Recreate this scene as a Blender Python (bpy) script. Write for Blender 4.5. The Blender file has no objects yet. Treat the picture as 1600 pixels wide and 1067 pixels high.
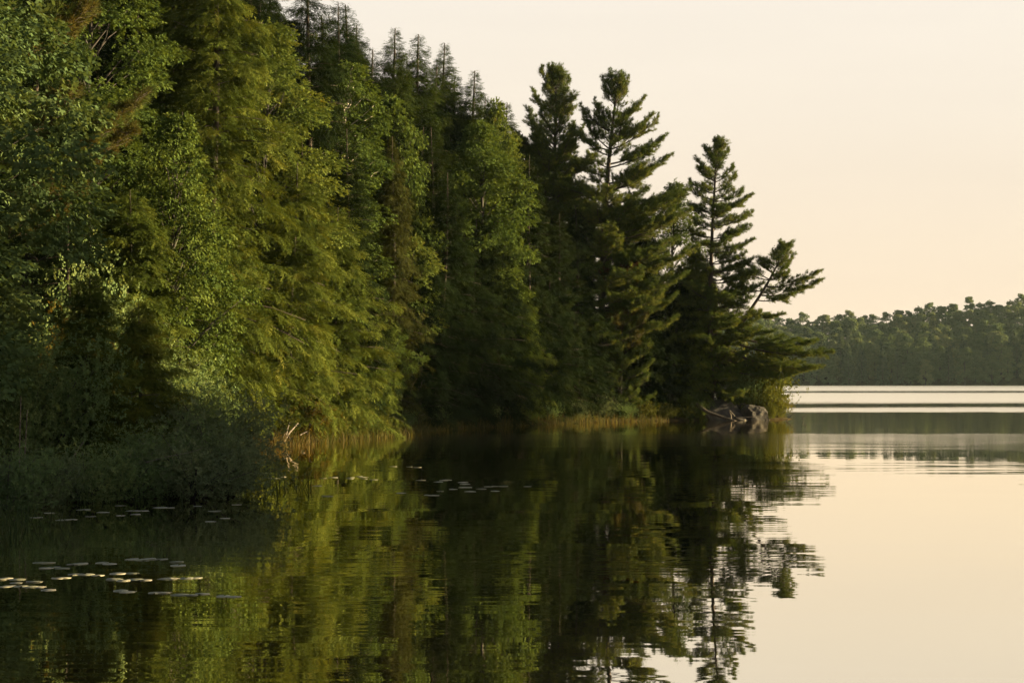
import bpy, bmesh, math, random
import numpy as np
from mathutils import Vector, Matrix, Euler

random.seed(7)
C = bpy.context.scene.collection
SC = bpy.context.scene

# ------------------------------------------------------------------ camera
F = 2889.0                      # focal length in photograph pixels
CAMH = 2.4
HOR = 592.0                     # horizon row of the photograph
cam = bpy.data.objects.new('camera', bpy.data.cameras.new('camera'))
C.objects.link(cam)
cam.data.sensor_width = 36.0
cam.data.lens = 36.0 * F / 1600.0
cam.data.clip_end = 9000
cam.data.clip_start = 0.1
cam.location = (0, 0, CAMH)
cam.rotation_euler = (math.radians(90) + math.atan((HOR - 533.5) / F), 0, 0)
SC.camera = cam

# ------------------------------------------------------------------ sky + sun
SUN_EL = math.radians(10.0)
SUN_AZ = math.radians(79.0)    # clockwise from +Y (the view), so to the right and a little ahead
S = Vector((math.sin(SUN_AZ) * math.cos(SUN_EL), math.cos(SUN_AZ) * math.cos(SUN_EL), math.sin(SUN_EL)))
w = bpy.data.worlds.new('World')
SC.world = w
w.use_nodes = True
nt = w.node_tree
nt.nodes.clear()
N = nt.nodes.new
L = nt.links.new
out = N('ShaderNodeOutputWorld')
bg = N('ShaderNodeBackground')
bg.inputs['Strength'].default_value = 0.05
sky = N('ShaderNodeTexSky')
sky.sky_type = 'NISHITA'
sky.sun_disc = False
sky.sun_elevation = SUN_EL
sky.sun_rotation = SUN_AZ
sky.dust_density = 4.0
tc = N('ShaderNodeTexCoord')
sep = N('ShaderNodeSeparateXYZ')
L(tc.outputs['Generated'], sep.inputs[0])
ramp = N('ShaderNodeValToRGB')
L(sep.outputs['Z'], ramp.inputs[0])
e = ramp.color_ramp.elements
e[0].position = 0.0; e[0].color = (0.952, 0.738, 0.535, 1)
e[1].position = 0.24; e[1].color = (0.945, 0.882, 0.785, 1)
x = e.new(0.07); x.color = (0.952, 0.798, 0.615, 1)
x = e.new(0.14); x.color = (0.950, 0.846, 0.705, 1)
mul = N('ShaderNodeVectorMath'); mul.operation = 'MULTIPLY'
L(ramp.outputs[0], mul.inputs[0]); mp = N('ShaderNodeMapping'); mp.inputs['Scale'].default_value = (2.2, 2.2, 16.0); L(tc.outputs['Generated'], mp.inputs[0])
cl = N('ShaderNodeTexNoise'); cl.inputs['Scale'].default_value = 1.6; cl.inputs['Detail'].default_value = 4.0; L(mp.outputs[0], cl.inputs[0])
cm_ = N('ShaderNodeMapRange'); L(cl.outputs[0], cm_.inputs[0]); cm_.inputs[1].default_value = 0.3; cm_.inputs[2].default_value = 0.7; cm_.inputs[3].default_value = 3.98; cm_.inputs[4].default_value = 4.14
L(cm_.outputs[0], mul.inputs[1])
mr = N('ShaderNodeMapRange'); mr.interpolation_type = 'SMOOTHSTEP'
L(sep.outputs['Z'], mr.inputs[0])
mr.inputs[1].default_value = 0.21; mr.inputs[2].default_value = 0.50
mr.inputs[3].default_value = 0.0; mr.inputs[4].default_value = 1.0
mx = N('ShaderNodeMix'); mx.data_type = 'RGBA'
L(mr.outputs[0], mx.inputs[0]); L(mul.outputs[0], mx.inputs[6])
dim = N('ShaderNodeVectorMath'); dim.operation = 'MULTIPLY'; L(sky.outputs[0], dim.inputs[0]); dim.inputs[1].default_value = (0.62, 0.62, 0.62)
L(dim.outputs[0], mx.inputs[7])
L(mx.outputs[2], bg.inputs['Color'])
L(bg.outputs[0], out.inputs[0])

sun = bpy.data.objects.new('sun', bpy.data.lights.new('sun', 'SUN'))
C.objects.link(sun)
sun.data.energy = 5.0
sun.data.angle = math.radians(0.5)
sun.data.color = (1.0, 0.76, 0.40)
sun.rotation_euler = S.to_track_quat('Z', 'Y').to_euler()

SC.view_settings.view_transform = 'Standard'
SC.view_settings.look = 'None'
SC.view_settings.exposure = 2.3
SC.view_settings.gamma = 1.0
SC.view_settings.use_curve_mapping = False
SC.cycles.max_bounces = 6
SC.cycles.diffuse_bounces = 3
SC.cycles.glossy_bounces = 3
SC.cycles.transmission_bounces = 3
SC.cycles.sample_clamp_indirect = 4.0
SC.cycles.use_denoising = True

# ------------------------------------------------------------------ helpers
def X(px, Y):
    return (px - 800.0) / F * Y
def Z(py, Y):
    return CAMH + (HOR - py) / F * Y
def YW(py):                      # distance of the water surface seen at row py
    return CAMH * F / (py - HOR)

def mesh_np(name, V, T, mats, tint=None, midx=None, smooth=False):
    """triangles only, numpy in, mesh out"""
    V = np.asarray(V, np.float32); T = np.asarray(T, np.int32)
    me = bpy.data.meshes.new(name)
    me.vertices.add(len(V)); me.vertices.foreach_set('co', V.ravel())
    me.loops.add(T.size); me.loops.foreach_set('vertex_index', T.ravel())
    me.polygons.add(len(T))
    me.polygons.foreach_set('loop_start', np.arange(0, T.size, 3, dtype=np.int32))
    me.polygons.foreach_set('loop_total', np.full(len(T), 3, np.int32))
    for m in mats: me.materials.append(m)
    if midx is not None: me.polygons.foreach_set('material_index', np.asarray(midx, np.int32))
    if smooth: me.polygons.foreach_set('use_smooth', np.ones(len(T), bool))
    if tint is not None:
        a = me.attributes.new('tint', 'FLOAT', 'POINT')
        a.data.foreach_set('value', np.asarray(tint, np.float32))
    me.update(calc_edges=True)
    return me

class Geo:
    """collects triangle soups"""
    def __init__(s): s.V = []; s.T = []; s.t = []; s.m = []; s.n = 0
    def add(s, V, T, tint=0.5, m=0):
        V = np.asarray(V, np.float32).reshape(-1, 3); T = np.asarray(T, np.int64).reshape(-1, 3)
        s.V.append(V); s.T.append(T + s.n)
        s.t.append(np.broadcast_to(np.asarray(tint, np.float32), (len(V),)).copy() if np.ndim(tint) == 0 else np.asarray(tint, np.float32))
        s.m.append(np.full(len(T), m)); s.n += len(V)
    def mesh(s, name, mats, smooth=False):
        return mesh_np(name, np.concatenate(s.V), np.concatenate(s.T), mats, np.concatenate(s.t), np.concatenate(s.m), smooth)

def tube(g, pts, rad, sides=6, m=0, tint=0.5, cap=True):
    pts = np.asarray(pts, float); n = len(pts)
    rad = np.asarray(rad, float) if np.ndim(rad) else np.full(n, rad)
    d = np.gradient(pts, axis=0); d /= np.linalg.norm(d, axis=1)[:, None] + 1e-9
    ref = np.array([0, 0, 1.0]) if abs(d[0, 2]) < 0.8 else np.array([1.0, 0, 0])
    a = np.cross(d, ref); a /= np.linalg.norm(a, axis=1)[:, None] + 1e-9
    b = np.cross(d, a)
    th = np.linspace(0, 2 * np.pi, sides, endpoint=False)
    V = pts[:, None] + rad[:, None, None] * (np.cos(th)[None, :, None] * a[:, None] + np.sin(th)[None, :, None] * b[:, None])
    T = []
    for i in range(n - 1):
        for k in range(sides):
            p, q = i * sides + k, i * sides + (k + 1) % sides
            T += [(p, q, q + sides), (p, q + sides, p + sides)]
    V = V.reshape(-1, 3)
    if cap:
        V = np.vstack([V, pts[-1]]); c = len(V) - 1; o = (n - 1) * sides
        T += [(o + k, o + (k + 1) % sides, c) for k in range(sides)]
    g.add(V, T, tint, m)

def norm(a): return a / (np.linalg.norm(a, axis=-1, keepdims=True) + 1e-9)

def scatter(g, templ, P, A, U, s, tint, m=0):
    """copies a template (V,T): x axis along A, z axis near U, at P with scale s"""
    TV, TT = templ
    A = norm(A); B = norm(np.cross(U, A)); U2 = np.cross(A, B)
    s = np.broadcast_to(np.asarray(s, float), (len(P),))
    V = P[:, None] + s[:, None, None] * (TV[None, :, 0:1] * A[:, None] + TV[None, :, 1:2] * B[:, None] + TV[None, :, 2:3] * U2[:, None])
    k = len(TV)
    T = TT[None] + (np.arange(len(P)) * k)[:, None, None]
    g.add(V.reshape(-1, 3), T.reshape(-1, 3), np.repeat(tint, k), m)

def tag(o, label=None, cat=None, group=None, kind=None):
    if label: o['label'] = label
    if cat: o['category'] = cat
    if group: o['group'] = group
    if kind: o['kind'] = kind
    return o
def link(name, me, parent=None):
    o = bpy.data.objects.new(name, me); C.objects.link(o)
    if parent: o.parent = parent
    return o
def empty(name, loc=(0, 0, 0), rz=0.0, sc=(1, 1, 1), tilt=(0, 0)):
    o = bpy.data.objects.new(name, None); C.objects.link(o)
    o.empty_display_size = 0.3
    o.location = loc; o.rotation_euler = (tilt[0], tilt[1], rz); o.scale = sc
    return o

# ------------------------------------------------------------------ materials
def newmat(name):
    m = bpy.data.materials.new(name); m.use_nodes = True
    n = m.node_tree; n.nodes.clear()
    o = n.nodes.new('ShaderNodeOutputMaterial')
    return m, n, o

def leaf_mat(name, cols, trans=0.22, warm=(1.25, 1.1, 0.6), rnd=0.35):
    """leaf colours over 'tint' (per spray) shifted per tree; diffuse + translucent"""
    m, n, o = newmat(name)
    at = n.nodes.new('ShaderNodeAttribute'); at.attribute_name = 'tint'
    oi = n.nodes.new('ShaderNodeObjectInfo')
    a = n.nodes.new('ShaderNodeMath'); a.operation = 'MULTIPLY_ADD'
    n.links.new(oi.outputs['Random'], a.inputs[0]); a.inputs[1].default_value = rnd; a.inputs[2].default_value = -rnd / 2
    b = n.nodes.new('ShaderNodeMath'); b.operation = 'ADD'
    n.links.new(at.outputs['Fac'], b.inputs[0]); n.links.new(a.outputs[0], b.inputs[1])
    r = n.nodes.new('ShaderNodeValToRGB')
    n.links.new(b.outputs[0], r.inputs[0])
    el = r.color_ramp.elements
    el[0].position = cols[0][0]; el[0].color = (*cols[0][1], 1)
    el[1].position = cols[-1][0]; el[1].color = (*cols[-1][1], 1)
    for p, c in cols[1:-1]:
        k = el.new(p); k.color = (*c, 1)
    d = n.nodes.new('ShaderNodeBsdfDiffuse'); t = n.nodes.new('ShaderNodeBsdfTranslucent')
    mu = n.nodes.new('ShaderNodeVectorMath'); mu.operation = 'MULTIPLY'
    n.links.new(r.outputs[0], mu.inputs[0]); mu.inputs[1].default_value = warm
    n.links.new(r.outputs[0], d.inputs['Color']); n.links.new(mu.outputs[0], t.inputs['Color'])
    ms = n.nodes.new('ShaderNodeMixShader'); ms.inputs[0].default_value = trans
    n.links.new(d.outputs[0], ms.inputs[1]); n.links.new(t.outputs[0], ms.inputs[2])
    n.links.new(ms.outputs[0], o.inputs['Surface'])
    return m

def bark_mat(name, c1, c2, scale=(8, 8, 2), bump=0.6, c3=None, thr=0.6):
    m, n, o = newmat(name)
    tcn = n.nodes.new('ShaderNodeTexCoord'); mp = n.nodes.new('ShaderNodeMapping')
    mp.inputs['Scale'].default_value = scale
    n.links.new(tcn.outputs['Object'], mp.inputs[0])
    no = n.nodes.new('ShaderNodeTexNoise'); no.inputs['Scale'].default_value = 1.0; no.inputs['Detail'].default_value = 6
    n.links.new(mp.outputs[0], no.inputs[0])
    r = n.nodes.new('ShaderNodeValToRGB'); n.links.new(no.outputs[0], r.inputs[0])
    r.color_ramp.elements[0].position = 0.35; r.color_ramp.elements[0].color = (*c1, 1)
    r.color_ramp.elements[1].position = 0.62; r.color_ramp.elements[1].color = (*c2, 1)
    if c3:
        k = r.color_ramp.elements.new(0.75); k.color = (*c3, 1)
    bp = n.nodes.new('ShaderNodeBump'); bp.inputs['Strength'].default_value = bump; bp.inputs['Distance'].default_value = 0.03
    n.links.new(no.outputs[0], bp.inputs['Height'])
    p = n.nodes.new('ShaderNodeBsdfPrincipled'); p.inputs['Roughness'].default_value = 0.9
    n.links.new(r.outputs[0], p.inputs['Base Color']); n.links.new(bp.outputs[0], p.inputs['Normal'])
    n.links.new(p.outputs[0], o.inputs['Surface'])
    return m

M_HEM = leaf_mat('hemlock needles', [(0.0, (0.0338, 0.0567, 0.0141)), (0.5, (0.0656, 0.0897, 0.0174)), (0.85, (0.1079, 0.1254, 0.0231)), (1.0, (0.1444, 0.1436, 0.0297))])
M_HEM_SHADE = leaf_mat('shade-dark conifer needles', [(0.0, (0.0081, 0.0158, 0.0067)), (0.6, (0.0151, 0.0242, 0.0084)), (1.0, (0.0248, 0.0331, 0.0101))])  # needle colour darkened to carry the shade of the hollow and deep wood
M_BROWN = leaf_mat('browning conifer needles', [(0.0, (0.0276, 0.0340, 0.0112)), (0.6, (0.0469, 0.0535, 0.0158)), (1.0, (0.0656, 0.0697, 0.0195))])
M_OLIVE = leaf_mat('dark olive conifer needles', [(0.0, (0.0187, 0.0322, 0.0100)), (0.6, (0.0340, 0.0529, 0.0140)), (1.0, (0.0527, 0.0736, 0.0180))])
M_MAP = leaf_mat('maple leaves', [(0.0, (0.0412, 0.0702, 0.0207)), (0.5, (0.0714, 0.1062, 0.0255)), (0.85, (0.1125, 0.1386, 0.0321)), (1.0, (0.1665, 0.1512, 0.0297))], trans=0.26)
M_MAPC = leaf_mat('cool maple leaves', [(0.0, (0.0473, 0.0764, 0.0338)), (0.6, (0.0717, 0.1120, 0.0446)), (1.0, (0.1103, 0.1404, 0.0510))], trans=0.26)
M_PINE = leaf_mat('pine needles', [(0.0, (0.0431, 0.0716, 0.0231)), (0.6, (0.0759, 0.1053, 0.0281)), (1.0, (0.1250, 0.1398, 0.0347))], trans=0.25)
M_PINEO = leaf_mat('tawny pine needles', [(0.0, (0.0338, 0.0405, 0.0135)), (0.6, (0.0638, 0.0630, 0.0180)), (1.0, (0.0938, 0.0750, 0.0210))], trans=0.25)  # brown-orange needles, with the low sun's warm light put into the tone
M_RUST = leaf_mat('rusty dead needles', [(0.0, (0.0368, 0.0180, 0.0075)), (1.0, (0.0735, 0.0330, 0.0105))], trans=0.2)
M_SHR = leaf_mat('shrub leaves', [(0.0, (0.0697, 0.1110, 0.0509)), (0.6, (0.1138, 0.1712, 0.0670)), (1.0, (0.1742, 0.2196, 0.0830))], trans=0.3)
M_SHRG = leaf_mat('grey-green bush leaves', [(0.0, (0.0728, 0.1019, 0.0550)), (0.6, (0.1136, 0.1485, 0.0770)), (1.0, (0.1602, 0.1893, 0.0963))], trans=0.3)
M_SHRY = leaf_mat('sunny shrub leaves', [(0.0, (0.0473, 0.0607, 0.0158)), (0.6, (0.0892, 0.1028, 0.0232)), (1.0, (0.1365, 0.1260, 0.0270))], trans=0.26)
M_GOLD = leaf_mat('yellowing leaves', [(0.0, (0.0525, 0.0495, 0.0120)), (0.6, (0.0938, 0.0750, 0.0165)), (1.0, (0.1350, 0.0900, 0.0165))], trans=0.26)
M_FAR = leaf_mat('haze-paled broadleaf foliage', [(0.0, (0.0706, 0.1051, 0.0554)), (0.5, (0.0988, 0.1371, 0.0690)), (1.0, (0.1552, 0.1725, 0.0862))], trans=0.25, rnd=0.7)  # paler, bluer leaves: part of the distance haze is in the colour
M_FARC = leaf_mat('haze-paled conifer foliage', [(0.0, (0.0495, 0.0820, 0.0545)), (1.0, (0.0970, 0.1256, 0.0714))], trans=0.2, rnd=0.6)  # distance haze partly put into the needle colour here too
M_REED = leaf_mat('reed stems', [(0.0, (0.0450, 0.0510, 0.0165)), (0.5, (0.0788, 0.0735, 0.0255)), (0.85, (0.1350, 0.1050, 0.0450)), (1.0, (0.1800, 0.1350, 0.0638))], trans=0.3)
M_SEDGE = leaf_mat('russet sedge', [(0.0, (0.0422, 0.0351, 0.0121)), (0.6, (0.0731, 0.0526, 0.0203)), (1.0, (0.1125, 0.0878, 0.0338))], trans=0.3)
M_REEDG = leaf_mat('green pond stems', [(0.0, (0.0225, 0.0375, 0.0165)), (0.7, (0.0488, 0.0638, 0.0300)), (1.0, (0.0900, 0.0900, 0.0525))], trans=0.3)
M_BARK = bark_mat('conifer bark', (0.016, 0.012, 0.009), (0.050, 0.036, 0.026))
M_BARKG = bark_mat('grey maple bark', (0.012, 0.011, 0.009), (0.042, 0.037, 0.030))
M_BIRCH = bark_mat('white birch bark', (0.038, 0.032, 0.027), (0.465, 0.420, 0.360), scale=(2.5, 2.5, 9), bump=0.2, c3=(0.540, 0.495, 0.435))
M_DEAD = bark_mat('bleached deadwood', (0.060, 0.049, 0.038), (0.180, 0.150, 0.116), scale=(14, 14, 14), bump=0.3)
M_WET = bark_mat('weathered wet wood', (0.022, 0.018, 0.014), (0.070, 0.056, 0.042), scale=(10, 10, 10), bump=0.4)

def ground_mat():
    m, n, o = newmat('forest floor')
    g = n.nodes.new('ShaderNodeNewGeometry')
    no = n.nodes.new('ShaderNodeTexNoise'); no.inputs['Scale'].default_value = 1.7; no.inputs['Detail'].default_value = 9
    n.links.new(g.outputs['Position'], no.inputs[0])
    r = n.nodes.new('ShaderNodeValToRGB'); n.links.new(no.outputs[0], r.inputs[0])
    r.color_ramp.elements[0].position = 0.35; r.color_ramp.elements[0].color = (0.030, 0.022, 0.013, 1)
    r.color_ramp.elements[1].position = 0.68; r.color_ramp.elements[1].color = (0.075, 0.066, 0.026, 1)
    k = r.color_ramp.elements.new(0.55); k.color = (0.050, 0.040, 0.020, 1)
    bp = n.nodes.new('ShaderNodeBump'); bp.inputs['Distance'].default_value = 0.15
    n.links.new(no.outputs[0], bp.inputs['Height'])
    d = n.nodes.new('ShaderNodeBsdfDiffuse'); n.links.new(r.outputs[0], d.inputs['Color']); n.links.new(bp.outputs[0], d.inputs['Normal'])
    n.links.new(d.outputs[0], o.inputs['Surface'])
    return m
M_GROUND = ground_mat()

def rock_mat():
    m, n, o = newmat('lichened granite')
    tcn = n.nodes.new('ShaderNodeTexCoord')
    a = n.nodes.new('ShaderNodeTexNoise'); a.inputs['Scale'].default_value = 2.2; a.inputs['Detail'].default_value = 10; a.inputs['Roughness'].default_value = 0.65
    b = n.nodes.new('ShaderNodeTexNoise'); b.inputs['Scale'].default_value = 9; b.inputs['Detail'].default_value = 6
    n.links.new(tcn.outputs['Object'], a.inputs[0]); n.links.new(tcn.outputs['Object'], b.inputs[0])
    r = n.nodes.new('ShaderNodeValToRGB'); n.links.new(a.outputs[0], r.inputs[0])
    r.color_ramp.elements[0].position = 0.30; r.color_ramp.elements[0].color = (0.022, 0.020, 0.017, 1)
    r.color_ramp.elements[1].position = 0.72; r.color_ramp.elements[1].color = (0.060, 0.051, 0.043, 1)
    k = r.color_ramp.elements.new(0.5); k.color = (0.034, 0.030, 0.026, 1)
    r2 = n.nodes.new('ShaderNodeValToRGB'); n.links.new(b.outputs[0], r2.inputs[0])
    r2.color_ramp.elements[0].position = 0.55; r2.color_ramp.elements[0].color = (0, 0, 0, 1)
    r2.color_ramp.elements[1].position = 0.68; r2.color_ramp.elements[1].color = (0.6, 0.6, 0.6, 1)
    mx = n.nodes.new('ShaderNodeMix'); mx.data_type = 'RGBA'
    n.links.new(r2.outputs[0], mx.inputs[0]); n.links.new(r.outputs[0], mx.inputs[6]); mx.inputs[7].default_value = (0.055, 0.06, 0.028, 1)
    bp = n.nodes.new('ShaderNodeBump'); bp.inputs['Strength'].default_value = 0.8; bp.inputs['Distance'].default_value = 0.08
    n.links.new(a.outputs[0], bp.inputs['Height'])
    p = n.nodes.new('ShaderNodeBsdfPrincipled'); p.inputs['Roughness'].default_value = 0.85
    n.links.new(mx.outputs[2], p.inputs['Base Color']); n.links.new(bp.outputs[0], p.inputs['Normal'])
    n.links.new(p.outputs[0], o.inputs['Surface'])
    return m
M_ROCK = rock_mat()

def pad_mat():
    m, n, o = newmat('lily pad')
    oi = n.nodes.new('ShaderNodeObjectInfo')
    r = n.nodes.new('ShaderNodeValToRGB'); n.links.new(oi.outputs['Random'], r.inputs[0])
    r.color_ramp.elements[0].color = (0.16, 0.17, 0.11, 1); r.color_ramp.elements[1].color = (0.32, 0.30, 0.22, 1)
    p = n.nodes.new('ShaderNodeBsdfPrincipled'); p.inputs['Roughness'].default_value = 0.42
    n.links.new(r.outputs[0], p.inputs['Base Color'])
    n.links.new(p.outputs[0], o.inputs['Surface'])
    return m
M_PAD = pad_mat()

def water_mat():
    m, n, o = newmat('lake water')
    def math_(op, a, b=None, c=None):
        k = n.nodes.new('ShaderNodeMath'); k.operation = op
        for i, v in enumerate((a, b, c)):
            if v is None: continue
            if isinstance(v, (int, float)): k.inputs[i].default_value = v
            else: n.links.new(v, k.inputs[i])
        return k.outputs[0]
    geo = n.nodes.new('ShaderNodeNewGeometry')
    sp = n.nodes.new('ShaderNodeSeparateXYZ'); n.links.new(geo.outputs['Position'], sp.inputs[0])
    def noise(sx, sy, detail=2.0, off=0.0, rough=0.5):
        cb = n.nodes.new('ShaderNodeCombineXYZ')
        n.links.new(math_('MULTIPLY', sp.outputs[0], sx), cb.inputs[0])
        n.links.new(math_('MULTIPLY_ADD', sp.outputs[1], sy, off), cb.inputs[1])
        k = n.nodes.new('ShaderNodeTexNoise'); k.inputs['Scale'].default_value = 1.0
        k.inputs['Detail'].default_value = detail; k.inputs['Roughness'].default_value = rough
        n.links.new(cb.outputs[0], k.inputs[0])
        s2 = n.nodes.new('ShaderNodeSeparateColor'); n.links.new(k.outputs['Color'], s2.inputs[0])
        return s2.outputs[0], s2.outputs[1], s2.outputs[2]
    # capillary ripples (slopes), long swell, breeze patches
    ra, rb, rc = noise(0.32, 4.2, 2.5)
    la, lb, lc = noise(0.12, 0.75, 1.0, 31.0)
    ga, gb, gc = noise(0.035, 0.11, 2.0, 77.0)
    ba, bb, bc = noise(0.010, 0.02, 5.0, 9.0, 0.6)
    patch = n.nodes.new('ShaderNodeMapRange'); patch.interpolation_type = 'SMOOTHSTEP'
    n.links.new(ga, patch.inputs[0]); patch.inputs[1].default_value = 0.42; patch.inputs[2].default_value = 0.66
    patch.inputs[3].default_value = 0.008; patch.inputs[4].default_value = 0.040
    amp = patch.outputs[0]
    # open-water wind bands, in metres from the near shore: v = 6934 / y
    yy = math_('MAXIMUM', math_('MULTIPLY_ADD', math_('SUBTRACT', ba, 0.5), math_('MULTIPLY', sp.outputs[1], 0.30), sp.outputs[1]), 5.0)
    yy = math_('MULTIPLY_ADD', sp.outputs[0], -0.03, yy)
    yy = math_('MULTIPLY_ADD', math_('SUBTRACT', gb, 0.5), math_('MULTIPLY', yy, 0.07), yy)
    ea, eb, ec = noise(0.20, 0.06, 5.0, 51.0, 0.7)
    yy = math_('MULTIPLY_ADD', math_('SUBTRACT', ea, 0.5), math_('MULTIPLY', yy, 0.085), yy)
    v = math_('DIVIDE', 6934.0 / 120.0, yy)
    rp = n.nodes.new('ShaderNodeValToRGB'); n.links.new(v, rp.inputs[0])
    rp.color_ramp.interpolation = 'LINEAR'
    def P(row): return (row - HOR) / 120.0
    stops = [(600, 0.9), (609, 1.0), (612, 0.20), (615, 0.95), (626, 1.0), (631, 0.16), (636, 0.13), (640, 0.8), (643.5, 0.9), (647, 0.14), (650, 0.12), (675, 0.11),
             (679, 0.34), (690, 0.26), (704, 0.15), (720, 0.0)]
    el = rp.color_ramp.elements
    el[0].position = P(stops[0][0]); el[0].color = (stops[0][1],) * 3 + (1,)
    el[1].position = P(stops[-1][0]); el[1].color = (stops[-1][1],) * 3 + (1,)
    for a_, b_ in stops[1:-1]:
        k = el.new(P(a_)); k.color = (b_, b_, b_, 1)
    wind = rp.outputs[0]
    rough = math_('MULTIPLY_ADD', wind, 0.24, 0.012)
    amp2 = math_('MULTIPLY_ADD', wind, 0.02, amp)
    sx = math_('MULTIPLY', math_('SUBTRACT', ra, 0.5), math_('MULTIPLY', amp2, 0.5))
    sy = math_('ADD', math_('MULTIPLY', math_('SUBTRACT', rb, 0.5), amp2), math_('MULTIPLY', math_('SUBTRACT', lb, 0.5), 0.008))
    cn = n.nodes.new('ShaderNodeCombineXYZ')
    n.links.new(sx, cn.inputs[0]); n.links.new(sy, cn.inputs[1]); cn.inputs[2].default_value = 1.0
    nn = n.nodes.new('ShaderNodeVectorMath'); nn.operation = 'NORMALIZE'; n.links.new(cn.outputs[0], nn.inputs[0])
    gl = n.nodes.new('ShaderNodeBsdfGlossy'); gl.inputs['Color'].default_value = (1.0, 0.95, 0.84, 1)
    n.links.new(rough, gl.inputs['Roughness']); n.links.new(nn.outputs[0], gl.inputs['Normal'])
    df = n.nodes.new('ShaderNodeBsdfDiffuse'); df.inputs['Color'].default_value = (0.010, 0.009, 0.005, 1)
    lw = n.nodes.new('ShaderNodeLayerWeight'); lw.inputs[0].default_value = 0.5
    fr = n.nodes.new('ShaderNodeValToRGB'); n.links.new(lw.outputs['Facing'], fr.inputs[0])
    fe = fr.color_ramp.elements
    fe[0].position = 0.3; fe[0].color = (0.05,) * 3 + (1,)
    fe[1].position = 0.95; fe[1].color = (1, 1, 1, 1)
    k = fe.new(0.82); k.color = (0.80,) * 3 + (1,)
    ms = n.nodes.new('ShaderNodeMixShader')
    n.links.new(fr.outputs[0], ms.inputs[0]); n.links.new(df.outputs[0], ms.inputs[1]); n.links.new(gl.outputs[0], ms.inputs[2])
    n.links.new(ms.outputs[0], o.inputs['Surface'])
    return m
M_WATER = water_mat()

# ------------------------------------------------------------------ ground and water
SHORE = [(-40, 14), (-22, 20), (-14.5, 29), (-10.8, 34.2), (-8.4, 36.6), (-6.6, 37.8), (-5.9, 39.8), (-6.1, 42.5), (-8.2, 49), (-10.2, 56), (-10.2, 62),
         (-9.2, 66), (-7.9, 70.5), (-6.6, 75), (-5.0, 82), (-3.2, 89), (-0.5, 95), (3.4, 101), (6.5, 104.5), (9.5, 107), (12.5, 108.2),
         (15.0, 108.4), (16.6, 110.5), (16.4, 114), (13.5, 120), (8, 130), (0, 150), (-10, 190), (-40, 240), (-120, 300), (-300, 300), (-300, 14)]
def sdist(px, py, poly):
    """signed distance, positive inside"""
    P = np.array(poly, float); Q = np.roll(P, -1, axis=0)
    d = np.full(px.shape, 1e9); ins = np.zeros(px.shape, bool)
    for (ax, ay), (bx, by) in zip(P, Q):
        ex, ey = bx - ax, by - ay
        t = np.clip(((px - ax) * ex + (py - ay) * ey) / (ex * ex + ey * ey), 0, 1)
        d = np.minimum(d, np.hypot(px - ax - t * ex, py - ay - t * ey))
        c = ((ay > py) != (by > py)) & (px < (bx - ax) * (py - ay) / (by - ay + 1e-12) + ax)
        ins ^= c
    return np.where(ins, d, -d)
def land_h(x, y):
    d = sdist(np.asarray(x, float), np.asarray(y, float), SHORE)
    up = 0.10 + 0.30 * (1 - np.exp(-np.maximum(d, 0) / 1.8)) + 0.055 * np.maximum(d, 0)
    up = up + 0.06 * np.sin(x * 1.7 + y * 0.6) * np.clip(d, 0, 1) + 0.05 * np.sin(y * 2.3 - x) * np.clip(d, 0, 1)
    return np.where(d > 0, up, 0.10 + 0.45 * d).clip(-1.2, 14)
def gz(x, y): return float(land_h(np.array([x]), np.array([y]))[0])

def grid_mesh(name, xs, ys, hf, mat):
    gx, gy = np.meshgrid(xs, ys)
    V = np.stack([gx, gy, hf(gx, gy)], -1).reshape(-1, 3)
    nx, ny = len(xs), len(ys)
    i = (np.arange(ny - 1)[:, None] * nx + np.arange(nx - 1)[None]).ravel()
    T = np.concatenate([np.stack([i, i + 1, i + nx + 1], 1), np.stack([i, i + nx + 1, i + nx], 1)])
    return mesh_np(name, V, T, [mat], smooth=True)
xs = np.concatenate([np.arange(-300, -60, 8), np.arange(-60, 26, 0.8)])
ys = np.concatenate([np.arange(12, 130, 0.8), np.arange(130, 310, 6)])
o = link('ground', grid_mesh('ground', xs, ys, land_h, M_GROUND)); tag(o, kind='structure')

NEAR = [(-400, -400), (-400, -10), (-60, 2), (-12, 4), (6, 5), (12, 8), (13.5, 20), (15.5, 34), (17, 45), (22, 51), (32, 52), (60, 46), (160, 20), (400, -20), (400, -400)]
def near_h(x, y):
    d = sdist(x, y, NEAR)
    return np.where(d > 0, 0.1 + 0.7 * (1 - np.exp(-d / 3)) + 0.02 * d, 0.1 + 0.45 * d).clip(-1.2, 5)
xs2 = np.concatenate([np.arange(-400, -40, 20), np.arange(-40, 70, 1.5), np.arange(70, 410, 20)])
ys2 = np.concatenate([np.arange(-400, -10, 20), np.arange(-10, 60, 1.5)])
o = link('near_bank', grid_mesh('near_bank', xs2, ys2, near_h, M_GROUND)); tag(o, kind='structure')

def far_h(x, y):
    prof = 19.5 + 1.5 * np.sin((x - 40) / 22.0) + np.clip((x - 150) * 0.055, -2, 14)
    t = np.clip((y - 694) / 92.0, 0, 1.0)
    return -1.2 + np.clip((y - 690) * 0.4, 0, 1.6) + prof * t - np.clip((y - 800) * 0.03, 0, 12)
xs3 = np.arange(-500, 900, 10.0); ys3 = np.concatenate([np.arange(684, 860, 4.0), np.arange(860, 1400, 40)])
o = link('far_hill', grid_mesh('far_hill', xs3, ys3, far_h, M_GROUND)); tag(o, kind='structure')

gx = 1150.0
o = link('lake_water', mesh_np('lake_water', [(-gx, -450, 0), (gx, -450, 0), (gx, 1500, 0), (-gx, 1500, 0)], [(0, 1, 2), (0, 2, 3)], [M_WATER]))
tag(o, kind='structure')

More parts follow.
